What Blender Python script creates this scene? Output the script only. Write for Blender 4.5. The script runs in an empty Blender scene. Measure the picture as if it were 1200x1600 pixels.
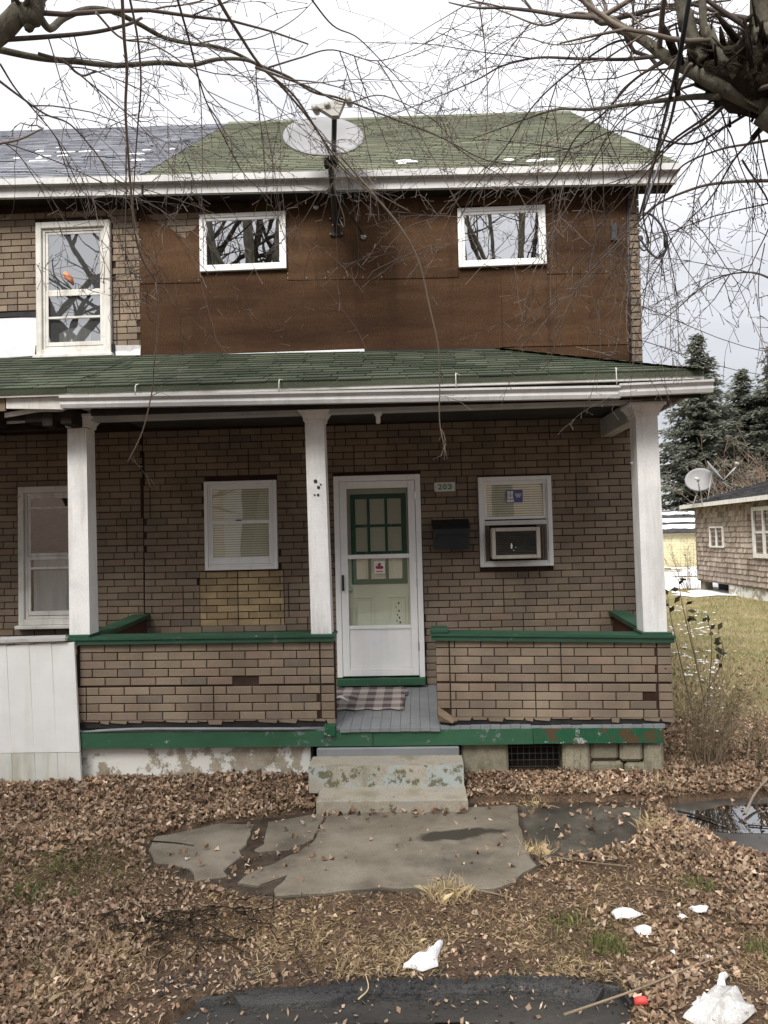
import bpy, bmesh, math, random
from mathutils import Vector, Matrix, noise as mnoise
R = math.radians
rng = random.Random(7)
scene = bpy.context.scene
col = scene.collection

# ------------------------------------------------------------------ camera, sky, sun
cam_d = bpy.data.cameras.new('camera'); cam = bpy.data.objects.new('camera', cam_d); col.objects.link(cam)
yaw, pit, rol = R(2.5), R(2.1), R(1.4)
fw = Vector((-math.sin(yaw)*math.cos(pit), math.cos(yaw)*math.cos(pit), math.sin(pit)))
r0 = Vector((math.cos(yaw), math.sin(yaw), 0)); u0 = r0.cross(fw)
up = u0*math.cos(rol) + r0*math.sin(rol); rt = r0*math.cos(rol) - u0*math.sin(rol)
cam.matrix_world = Matrix(((rt.x, up.x, -fw.x, 0), (rt.y, up.y, -fw.y, 0), (rt.z, up.z, -fw.z, 2.1), (0, 0, 0, 1)))
cam_d.sensor_fit = 'VERTICAL'; cam_d.sensor_height = 36; cam_d.lens = 36*1156/1600
cam_d.clip_end = 2000; cam_d.clip_start = .05
scene.camera = cam

SUN_EL, SUN_AZ = R(45), R(203)          # high soft sun behind the camera, a little to its left
w = bpy.data.worlds.new('World'); scene.world = w; w.use_nodes = True
nt = w.node_tree; N = nt.nodes; L = nt.links; N.clear()
def wn(t, **k):
    n = N.new(t)
    for a, b in k.items(): setattr(n, a, b)
    return n
sky = wn('ShaderNodeTexSky', sky_type='NISHITA', sun_disc=False, sun_elevation=SUN_EL, sun_rotation=SUN_AZ)
tc = wn('ShaderNodeTexCoord')
sp = wn('ShaderNodeSeparateXYZ'); L.new(tc.outputs['Generated'], sp.inputs[0])
mx0 = wn('ShaderNodeMath', operation='MAXIMUM'); L.new(sp.outputs['Z'], mx0.inputs[0]); mx0.inputs[1].default_value = 0
mx = wn('ShaderNodeMath', operation='POWER'); L.new(mx0.outputs[0], mx.inputs[0]); mx.inputs[1].default_value = 2
grad = wn('ShaderNodeMapRange'); L.new(mx.outputs[0], grad.inputs[0]); grad.inputs[3].default_value = 2.75; grad.inputs[4].default_value = 11.5
mp = wn('ShaderNodeMapping'); L.new(tc.outputs['Generated'], mp.inputs[0]); mp.inputs['Scale'].default_value = (1, 1, 2.6)
nz = wn('ShaderNodeTexNoise'); L.new(mp.outputs[0], nz.inputs['Vector']); nz.inputs['Scale'].default_value = 3.2; nz.inputs['Detail'].default_value = 6
cl = wn('ShaderNodeMapRange'); L.new(nz.outputs[0], cl.inputs[0]); cl.inputs[1].default_value = .3; cl.inputs[2].default_value = .7; cl.inputs[3].default_value = .76; cl.inputs[4].default_value = 1.06
mu = wn('ShaderNodeMath', operation='MULTIPLY'); L.new(grad.outputs[0], mu.inputs[0]); L.new(cl.outputs[0], mu.inputs[1])
cc = wn('ShaderNodeVectorMath', operation='SCALE'); cc.inputs[0].default_value = (1, 1, 1.03); L.new(mu.outputs[0], cc.inputs['Scale'])
mix = wn('ShaderNodeMix', data_type='RGBA'); mix.inputs[0].default_value = .93
L.new(sky.outputs[0], mix.inputs[6]); L.new(cc.outputs[0], mix.inputs[7])
bg = wn('ShaderNodeBackground'); bg.inputs['Strength'].default_value = .13; L.new(mix.outputs[2], bg.inputs[0])
wo = wn('ShaderNodeOutputWorld'); L.new(bg.outputs[0], wo.inputs[0])

sd = bpy.data.lights.new('sun', 'SUN'); sd.energy = 2.5; sd.angle = R(24); sd.color = (1, .95, .88)
so = bpy.data.objects.new('sun', sd); col.objects.link(so)
sdir = Vector((math.sin(SUN_AZ)*math.cos(SUN_EL), math.cos(SUN_AZ)*math.cos(SUN_EL), math.sin(SUN_EL)))
so.rotation_euler = sdir.to_track_quat('Z', 'Y').to_euler()
scene.view_settings.view_transform = 'Standard'; scene.view_settings.look = 'None'
scene.view_settings.exposure = 1.0; scene.view_settings.gamma = 1; scene.view_settings.use_curve_mapping = False

# ------------------------------------------------------------------ materials
MATS = {}
def mat(name, cols, scale=5, rough=.8, bump=0, bscale=60, spec=.3, src='noise', vary=0, peel=None, peel2=None, streak=None,
        speck=None, detail=5, metal=0, rvar=0, stretch=(1, 1, 1), trans=0):
    """cols blended by noise (src noise) or per piece (src rand); vary = brightness change from piece to piece;
    peel = (colour, threshold, scale): flaked areas; streak = (colour, strength, scale): run marks; speck = (amount, scale): grains"""
    m = bpy.data.materials.new(name); m.use_nodes = True; MATS[name] = m
    t = m.node_tree; nd = t.nodes; ln = t.links; b = nd['Principled BSDF']
    def n(ty, **k):
        x = nd.new(ty)
        for a, c in k.items(): setattr(x, a, c)
        return x
    geo = n('ShaderNodeNewGeometry'); oi = n('ShaderNodeObjectInfo')
    ad = n('ShaderNodeMath', operation='ADD'); ln.new(oi.outputs['Random'], ad.inputs[0]); ln.new(geo.outputs['Random Per Island'], ad.inputs[1])
    fr = n('ShaderNodeMath', operation='FRACT'); ln.new(ad.outputs[0], fr.inputs[0])
    def nz(sc, de=5, st=stretch):
        mp = n('ShaderNodeMapping'); mp.inputs['Scale'].default_value = st; ln.new(geo.outputs['Position'], mp.inputs[0])
        x = n('ShaderNodeTexNoise'); x.inputs['Scale'].default_value = sc; x.inputs['Detail'].default_value = de
        x.inputs['Roughness'].default_value = .6
        ln.new(mp.outputs[0], x.inputs['Vector']); return x.outputs[0]
    def mixc(f, a, c):
        x = n('ShaderNodeMix', data_type='RGBA'); 
        if isinstance(f, float): x.inputs[0].default_value = f
        else: ln.new(f, x.inputs[0])
        for v, i in ((a, 6), (c, 7)):
            if isinstance(v, tuple): x.inputs[i].default_value = (*v, 1)
            else: ln.new(v, x.inputs[i])
        return x.outputs[2]
    def rng_(v, a, c, d=0., e=1.):
        x = n('ShaderNodeMapRange'); ln.new(v, x.inputs[0])
        for i, q in enumerate((a, c, d, e)): x.inputs[i+1].default_value = q
        return x.outputs[0]
    ramp = n('ShaderNodeValToRGB'); cr = ramp.color_ramp
    k = len(cols)
    lo, hi = (.32, .68) if src == 'noise' else (0, 1)
    while len(cr.elements) < k: cr.elements.new(.5)
    for i, c in enumerate(cols):
        cr.elements[i].position = lo + (hi-lo)*i/max(1, k-1); cr.elements[i].color = (*c, 1)
    base_noise = nz(scale, detail)
    ln.new(base_noise if src == 'noise' else fr.outputs[0], ramp.inputs[0])
    c = ramp.outputs[0]
    def scale_by(c, f):
        x = n('ShaderNodeVectorMath', operation='SCALE'); ln.new(c, x.inputs[0]); ln.new(f, x.inputs['Scale']); return x.outputs[0]
    if src == 'rand': c = scale_by(c, rng_(base_noise, .3, .7, .75, 1.2))
    if vary:
        m2 = n('ShaderNodeMath', operation='MULTIPLY'); ln.new(fr.outputs[0], m2.inputs[0]); m2.inputs[1].default_value = 7.31
        f2 = n('ShaderNodeMath', operation='FRACT'); ln.new(m2.outputs[0], f2.inputs[0])
        c = scale_by(c, rng_(f2.outputs[0], 0, 1, 1-vary, 1+vary))
    if speck: c = scale_by(c, rng_(nz(speck[1], 2, (1, 1, 1)), .3, .7, 1-speck[0], 1+speck[0]))
    if streak: c = mixc(rng_(nz(streak[2], 4, (1, 1, .09)), .5, .75, 0, streak[1]), c, streak[0])
    hmask = None
    for pl in (peel2, peel):
        if pl:
            hn = nz(pl[2], 10, (1, 1, 1)); hn.node.inputs['Roughness'].default_value = .74; hmask = rng_(hn, pl[1], pl[1]+.02)
            c = mixc(hmask, c, pl[0])
    ln.new(c, b.inputs['Base Color'])
    b.inputs['Roughness'].default_value = rough; b.inputs['Specular IOR Level'].default_value = spec; b.inputs['Metallic'].default_value = metal
    if rvar: ln.new(rng_(nz(scale*.7, 4), .35, .65, rough-rvar, rough), b.inputs['Roughness'])
    if name == 'slab':      # a damp patch with a soft uneven rim
        sp_ = n('ShaderNodeVectorMath', operation='SUBTRACT'); ln.new(geo.outputs['Position'], sp_.inputs[0]); sp_.inputs[1].default_value = (.21, 5.30, 0)
        mp_ = n('ShaderNodeMapping'); mp_.inputs['Rotation'].default_value = (0, 0, -.2); ln.new(sp_.outputs[0], mp_.inputs[0])
        m3 = n('ShaderNodeVectorMath', operation='MULTIPLY'); ln.new(mp_.outputs[0], m3.inputs[0]); m3.inputs[1].default_value = (2.9, 11, 0)
        le = n('ShaderNodeVectorMath', operation='LENGTH'); ln.new(m3.outputs[0], le.inputs[0])
        a2 = n('ShaderNodeMath', operation='MULTIPLY_ADD'); ln.new(nz(6, 5), a2.inputs[0]); a2.inputs[1].default_value = 1.5; ln.new(le.outputs['Value'], a2.inputs[2])
        wet = rng_(a2.outputs[0], 1.55, 1.85, 1, 0)
        a3 = n('ShaderNodeMath', operation='MAXIMUM'); ln.new(wet, a3.inputs[0]); ln.new(rng_(nz(1.6, 6), .52, .70, 0, .7), a3.inputs[1])
        c = mixc(a3.outputs[0], c, (.045, .04, .032)); ln.new(c, b.inputs['Base Color'])
        ln.new(rng_(wet, 0, 1, .8, .45), b.inputs['Roughness'])
    if bump or hmask:
        bp = n('ShaderNodeBump'); bp.inputs['Strength'].default_value = bump or .3; bp.inputs['Distance'].default_value = .02 if name.startswith('bark') else .006
        h = nz(bscale, 4)
        if hmask:
            s = n('ShaderNodeMath', operation='SUBTRACT'); ln.new(h, s.inputs[0]); ln.new(hmask, s.inputs[1]); h = s.outputs[0]
        ln.new(h, bp.inputs['Height']); ln.new(bp.outputs[0], b.inputs['Normal'])
    return m

WOODC = (.24, .2, .16)
mat('brick', [(.205, .162, .12), (.24, .192, .142), (.262, .212, .156), (.218, .172, .13), (.25, .2, .15), (.178, .146, .116), (.255, .19, .145), (.23, .184, .134)], scale=1.6, src='rand', vary=.07, streak=((.13, .105, .085), .55, 2.6), speck=(.28, 330), rough=.95, bump=.5, bscale=300, spec=.1)
mat('tan_brick', [(.33, .25, .145), (.38, .29, .17), (.28, .215, .13), (.35, .265, .155)], scale=5, src='rand', vary=.15, speck=(.25, 300), rough=.95, bump=.5, bscale=280, spec=.1)
mat('joint', [(.035, .022, .017), (.06, .04, .03)], scale=6, rough=1, spec=.05, bump=.4, bscale=90)
mat('felt', [(.038, .021, .013), (.066, .037, .021), (.10, .058, .033)], scale=1.5, stretch=(.3, 1, 2), speck=(.45, 120), rough=.95, bump=.6, bscale=220, spec=.08, streak=((.032, .018, .012), .6, 5), vary=.08)  # horizontal tone bands imitate the shading of the wavy panel
mat('green_paint', [(.02, .062, .036), (.028, .083, .048)], scale=6, rough=.5, spec=.35, peel=((.45, .46, .42), .66, 14), peel2=((.1, .115, .11), .63, 7), bump=.2, bscale=60, stretch=(.4, 1, 1))
mat('green_peeling', [(.026, .085, .046), (.036, .112, .062)], scale=5, rough=.5, spec=.35, peel=((.4, .4, .36), .65, 11), peel2=((.16, .18, .18), .565, 4), bump=.25, bscale=60, stretch=(.4, 1, 1))
mat('green_rotten', [(.014, .07, .038), (.02, .10, .05)], scale=5, rough=.7, spec=.2, peel=((.085, .055, .03), .55, 5), peel2=((.36, .37, .34), .57, 8), bump=.35, bscale=50)
mat('white_paint', [(.7, .7, .7), (.8, .8, .79), (.84, .84, .83)], scale=3, rough=.55, spec=.3, peel=((.42, .40, .36), .715, 22), streak=((.4, .39, .35), .55, 11), speck=(.06, 60), bump=.2, bscale=40)
mat('white_boards', [(.70, .71, .70), (.78, .79, .78)], scale=3, rough=.6, spec=.3, peel=((.5, .49, .45), .74, 18), streak=((.55, .56, .5), .3, 10), bump=.1, bscale=30)
mat('mossy_boards', [(.55, .56, .52), (.68, .69, .66)], scale=3, rough=.7, spec=.2, streak=((.22, .22, .09), .85, 5), bump=.15, bscale=30, peel=((.34, .35, .2), .66, 9))
mat('old_white', [(.55, .54, .5), (.66, .65, .61), (.70, .69, .66)], scale=5, rough=.7, spec=.2, peel=((.36, .31, .26), .65, 11), streak=((.3, .26, .2), .5, 12), bump=.3, bscale=50)
mat('vinyl', [(.80, .81, .81), (.86, .86, .86)], scale=3, rough=.4, spec=.4, streak=((.5, .5, .47), .2, 14))
mat('gutter_white', [(.42, .42, .42), (.54, .54, .54), (.62, .62, .61)], scale=2, rough=.45, spec=.4, streak=((.28, .27, .23), .45, 7), stretch=(.5, 1, 1))
mat('fascia_grey', [(.42, .41, .40), (.55, .54, .53)], scale=3, rough=.7, spec=.2, streak=((.2, .19, .17), .5, 6), peel=((.25, .23, .2), .7, 15), bump=.15, bscale=40, stretch=(.3, 1, 1))
mat('drip_white', [(.38, .37, .32), (.6, .59, .55), (.68, .67, .63)], scale=5, rough=.6, spec=.3, peel=((.10, .085, .05), .63, 20), stretch=(.6, 1, 1))
mat('dark_wood_or_shade', [(.016, .012, .01), (.035, .028, .022)], scale=6, rough=.9, spec=.1, bump=.4, bscale=40)
mat('brown_wood', [(.07, .03, .02), (.1, .045, .03)], scale=4, rough=.7, spec=.2, bump=.2, bscale=40)
mat('raw_wood', [(.15, .11, .075), (.22, .17, .12), (.1, .075, .05)], scale=6, rough=.9, spec=.1, bump=.4, bscale=60, stretch=(.3, 1, 1))
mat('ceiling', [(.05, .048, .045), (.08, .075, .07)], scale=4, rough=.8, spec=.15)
mat('floor_grey', [(.17, .18, .19), (.23, .24, .25)], scale=3, rough=.55, spec=.3, peel=((.12, .11, .10), .68, 12), streak=((.1, .1, .1), .3, 9), bump=.15, bscale=40)
mat('tar_or_shade', [(.012, .012, .013), (.03, .03, .03)], scale=8, rough=.7, spec=.25, bump=.5, bscale=50)
mat('flash_white', [(.62, .64, .68), (.76, .77, .79)], scale=4, rough=.5, spec=.35, peel=((.03, .03, .03), .73, 8), metal=.1)
mat('roof_green', [(.042, .052, .037), (.054, .067, .045), (.075, .084, .06), (.05, .056, .044)], scale=1.3, src='rand', vary=.22, speck=(.35, 160), rough=.95, spec=.08, bump=.5, bscale=200)
mat('roof_moss', [(.095, .104, .076), (.12, .128, .088), (.145, .148, .10), (.105, .112, .084)], scale=.8, src='rand', vary=.15, speck=(.3, 100), rough=.95, spec=.1, bump=.5, bscale=120)
mat('roof_blue', [(.14, .147, .17), (.18, .19, .215), (.22, .225, .25), (.16, .168, .19)], scale=.9, src='rand', vary=.25, speck=(.3, 100), rough=.9, spec=.12, bump=.5, bscale=120)
mat('slate', [(.04, .04, .042), (.075, .072, .07)], scale=3, src='rand', vary=.25, rough=.9, spec=.15)
mat('foundation', [(.30, .26, .2), (.4, .36, .29), (.25, .21, .15)], scale=4, rough=.9, spec=.1, bump=.5, bscale=50, peel=((.72, .72, .68), .475, 2.6), speck=(.2, 90))
mat('stone', [(.17, .16, .11), (.26, .24, .18), (.12, .125, .07)], scale=5, rough=.95, spec=.1, bump=.6, bscale=40, vary=.25, speck=(.25, 120), peel=((.6, .6, .55), .72, 10))
mat('step_tread', [(.22, .2, .15), (.33, .30, .24), (.28, .27, .25)], scale=4, rough=.95, spec=.1, bump=.5, bscale=70, speck=(.2, 110), peel=((.12, .12, .075), .63, 9))
mat('step_painted', [(.34, .31, .25), (.41, .39, .33)], scale=5, rough=.85, spec=.15, bump=.4, bscale=60, peel=((.15, .145, .095), .55, 11), peel2=((.36, .40, .39), .485, 4), speck=(.2, 110), streak=((.12, .12, .08), .5, 5))
mat('slab', [(.115, .096, .072), (.168, .146, .112), (.215, .19, .15)], scale=2.6, rough=.8, spec=.25, bump=.35, bscale=45, speck=(.18, 130), vary=.06, peel=((.26, .24, .2), .72, 20))
mat('slab_wet', [(.03, .027, .023), (.06, .054, .045), (.12, .11, .09)], scale=2.2, rough=.5, spec=.6, rvar=.36, bump=.2, bscale=40, speck=(.2, 130))
mat('asphalt', [(.022, .022, .023), (.04, .039, .038), (.06, .057, .053)], scale=4, rough=.75, spec=.3, rvar=.35, bump=1, bscale=110, speck=(.5, 140), stretch=(.3, 1, 1))
mat('leaf_dry', [(0.293, 0.195, 0.128), (0.439, 0.323, 0.226), (0.207, 0.128, 0.079), (0.549, 0.439, 0.329), (0.342, 0.226, 0.146), (0.122, 0.078, 0.052), (0.366, 0.244, 0.165), (0.244, 0.171, 0.116), (0.085, 0.057, 0.041), (0.464, 0.354, 0.25), (0.183, 0.116, 0.076), (0.317, 0.207, 0.134)], scale=2.0, src='rand', vary=.3, rough=.8, spec=.15)
mat('straw', [(.42, .32, .17), (.5, .4, .24), (.33, .24, .13)], scale=3, src='rand', vary=.25, rough=.8, spec=.15)
mat('dead_grass', [(.30, .21, .12), (.40, .30, .18), (.24, .16, .09), (.18, .14, .07)], scale=2, src='rand', vary=.3, rough=.9, spec=.1)
mat('grass_green', [(.09, .115, .035), (.14, .16, .055), (.2, .19, .08), (.07, .1, .03)], scale=2, src='rand', vary=.3, rough=.8, spec=.15)
mat('lawn_blade', [(.25, .215, .115), (.33, .28, .16), (.2, .185, .09), (.38, .32, .2), (.28, .24, .13)], scale=.6, src='rand', vary=.3, rough=.85, spec=.1)
mat('snow', [(.62, .63, .65), (.74, .75, .76), (.8, .8, .81)], scale=14, rough=.7, spec=.25, bump=1, bscale=70, peel=((.4, .36, .31), .68, 26), speck=(.12, 200))
mat('dirty_snow', [(.42, .41, .39), (.58, .57, .55), (.7, .7, .69)], scale=9, rough=.7, spec=.25, bump=1, bscale=60, peel=((.22, .19, .16), .64, 22), speck=(.2, 160))
mat('bark', [(.075, .068, .05), (.145, .135, .105), (.2, .19, .15)], scale=14, rough=.9, spec=.1, bump=.6, bscale=60, stretch=(1, 1, .4))
mat('bark_dark', [(.014, .011, .009), (.035, .027, .02), (.06, .048, .034)], scale=12, rough=.95, spec=.1, bump=1, bscale=45)
mat('twig', [(.11, .09, .078), (.18, .148, .122), (.095, .075, .075), (.25, .205, .165)], scale=3, src='rand', vary=.25, rough=.7, spec=.2)
mat('pale_twig', [(.3, .25, .2), (.2, .16, .13)], scale=6, rough=.7, spec=.2)
mat('spruce', [(.13, .145, .11), (.18, .195, .16), (.23, .245, .21), (.15, .155, .11)], scale=.8, src='rand', vary=.35, rough=.85, spec=.15)
mat('cedar', [(.25, .2, .16), (.34, .285, .24), (.4, .345, .30), (.2, .15, .11)], scale=1, src='rand', vary=.2, rough=.95, spec=.08, streak=((.10, .065, .045), .8, 8))
mat('yellow_siding', [(.52, .48, .30), (.58, .54, .36)], scale=1, rough=.7, spec=.2)
mat('dish_grey', [(.2, .2, .205), (.25, .25, .255)], scale=3, rough=.55, spec=.3)
mat('dark_metal', [(.025, .025, .028), (.05, .05, .052)], scale=9, rough=.5, spec=.4)
mat('lnb', [(.4, .39, .36), (.46, .45, .42)], scale=6, rough=.5, spec=.3)
mat('bright_metal', [(.5, .5, .5), (.6, .6, .6)], scale=20, rough=.3, metal=.9)
mat('black_plastic', [(.012, .013, .016), (.02, .021, .025)], scale=6, rough=.42, spec=.4)
mat('cream_door', [(.66, .67, .52), (.72, .73, .58)], scale=3, rough=.5, spec=.3)
mat('door_green', [(.015, .10, .05), (.02, .125, .065)], scale=5, rough=.5, spec=.3)
mat('blind', [(.80, .77, .59), (.86, .83, .66)], scale=2, rough=.6, spec=.2)
mat('curtain', [(.42, .43, .43), (.6, .6, .59)], scale=3, rough=.9, spec=.05, stretch=(5, 1, .4))
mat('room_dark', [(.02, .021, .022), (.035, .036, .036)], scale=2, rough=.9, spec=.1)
mat('ac_beige', [(.45, .41, .35), (.52, .48, .42)], scale=4, rough=.5, spec=.3, streak=((.2, .17, .13), .4, 12))
mat('ac_brown', [(.13, .10, .075), (.18, .145, .11)], scale=8, rough=.6, spec=.25, stretch=(3, 1, .3))
mat('ac_dark', [(.055, .052, .047), (.085, .08, .072)], scale=9, rough=.6, spec=.3)
mat('paper_white', [(.7, .7, .68), (.74, .74, .72)], scale=5, rough=.7, spec=.1)
mat('sticker_red', [(.35, .02, .04), (.4, .03, .05)], scale=9, rough=.6, spec=.2)
mat('sticker_blue', [(.11, .12, .28), (.13, .14, .32)], scale=9, rough=.6, spec=.2)
mat('number_green', [(.09, .23, .17), (.12, .28, .2)], scale=40, rough=.6, spec=.2)
mat('plaque', [(.6, .6, .55), (.68, .68, .63)], scale=9, rough=.5, spec=.3)
mat('red_plastic', [(.65, .08, .07), (.7, .1, .09)], scale=8, rough=.5, spec=.3)
mat('cardinal', [(.5, .12, .05), (.55, .3, .18)], scale=40, rough=.8, spec=.1)
mat('screen', [(.03, .032, .03), (.04, .042, .04)], scale=5, rough=.8, spec=.1)
mat('shrub_leaf', [(.02, .024, .014), (.05, .035, .02), (.035, .04, .02)], scale=5, src='rand', vary=.3, rough=.6, spec=.2)
mat('shrub_stem', [(.2, .155, .105), (.28, .22, .15), (.17, .145, .085)], scale=6, src='rand', vary=.2, rough=.9, spec=.1)
mat('brush', [(.17, .12, .09), (.24, .18, .14)], scale=3, src='rand', vary=.25, rough=.9, spec=.05)

sm = MATS['spruce'].node_tree; pb_ = sm.nodes['Principled BSDF']; tl_ = sm.nodes.new('ShaderNodeBsdfTranslucent'); ms_ = sm.nodes.new('ShaderNodeMixShader'); ms_.inputs[0].default_value = .5
sm.links.new(pb_.inputs['Base Color'].links[0].from_socket, tl_.inputs[0]); sm.links.new(pb_.outputs[0], ms_.inputs[1]); sm.links.new(tl_.outputs[0], ms_.inputs[2])
sm.links.new(ms_.outputs[0], sm.nodes['Material Output'].inputs[0])
def glass(name, refl, tint=(.9, .92, .92), rough=.01):
    m = bpy.data.materials.new(name); m.use_nodes = True; MATS[name] = m
    t = m.node_tree; t.nodes.clear()
    g = t.nodes.new('ShaderNodeBsdfGlossy'); g.inputs['Roughness'].default_value = rough
    tr = t.nodes.new('ShaderNodeBsdfTransparent'); tr.inputs[0].default_value = (*tint, 1)
    geo = t.nodes.new('ShaderNodeNewGeometry')
    dt = t.nodes.new('ShaderNodeVectorMath'); dt.operation = 'DOT_PRODUCT'; t.links.new(geo.outputs['Normal'], dt.inputs[0]); t.links.new(geo.outputs['Incoming'], dt.inputs[1])
    ab = t.nodes.new('ShaderNodeMath'); ab.operation = 'ABSOLUTE'; t.links.new(dt.outputs['Value'], ab.inputs[0])
    om = t.nodes.new('ShaderNodeMath'); om.operation = 'SUBTRACT'; om.inputs[0].default_value = 1; t.links.new(ab.outputs[0], om.inputs[1])
    f = t.nodes.new('ShaderNodeMath'); f.operation = 'POWER'; t.links.new(om.outputs[0], f.inputs[0]); f.inputs[1].default_value = 5
    mr = t.nodes.new('ShaderNodeMapRange'); t.links.new(f.outputs[0], mr.inputs[0]); mr.inputs[3].default_value = refl; mr.inputs[4].default_value = 1
    mxs = t.nodes.new('ShaderNodeMixShader'); t.links.new(mr.outputs[0], mxs.inputs[0]); t.links.new(tr.outputs[0], mxs.inputs[1]); t.links.new(g.outputs[0], mxs.inputs[2])
    nzz = t.nodes.new('ShaderNodeTexNoise'); nzz.inputs['Scale'].default_value = 2.5
    t.links.new(geo.outputs['Position'], nzz.inputs['Vector'])
    bp = t.nodes.new('ShaderNodeBump'); bp.inputs['Strength'].default_value = .04; bp.inputs['Distance'].default_value = .02
    t.links.new(nzz.outputs[0], bp.inputs['Height']); t.links.new(bp.outputs[0], g.inputs['Normal'])
    o = t.nodes.new('ShaderNodeOutputMaterial'); t.links.new(mxs.outputs[0], o.inputs[0])
mat('asphalt_wet', [(.025, .024, .023), (.045, .042, .038), (.075, .066, .056)], scale=3, rough=.5, spec=.4, rvar=.25, bump=.35, bscale=90, speck=(.3, 140), stretch=(.25, 1, 1))
glass('glass_bright', .78, (.35, .37, .38))
glass('glass_old', .2, (.75, .77, .77))
glass('glass_upper', .5, (.8, .82, .82))
glass('glass_clear', .15, (.93, .95, .94))
mat('mud', [(.022, .017, .012), (.05, .036, .025), (.085, .062, .043)], scale=7, rough=.75, spec=.35, rvar=.35, bump=.8, bscale=60, speck=(.35, 90))
glass('puddle_water', .55, (.35, .34, .32), .03)
glass('wet_film', .05, (.36, .35, .33), .12)
glass('screen_mesh', .02, (.62, .63, .62), .5)

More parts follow.
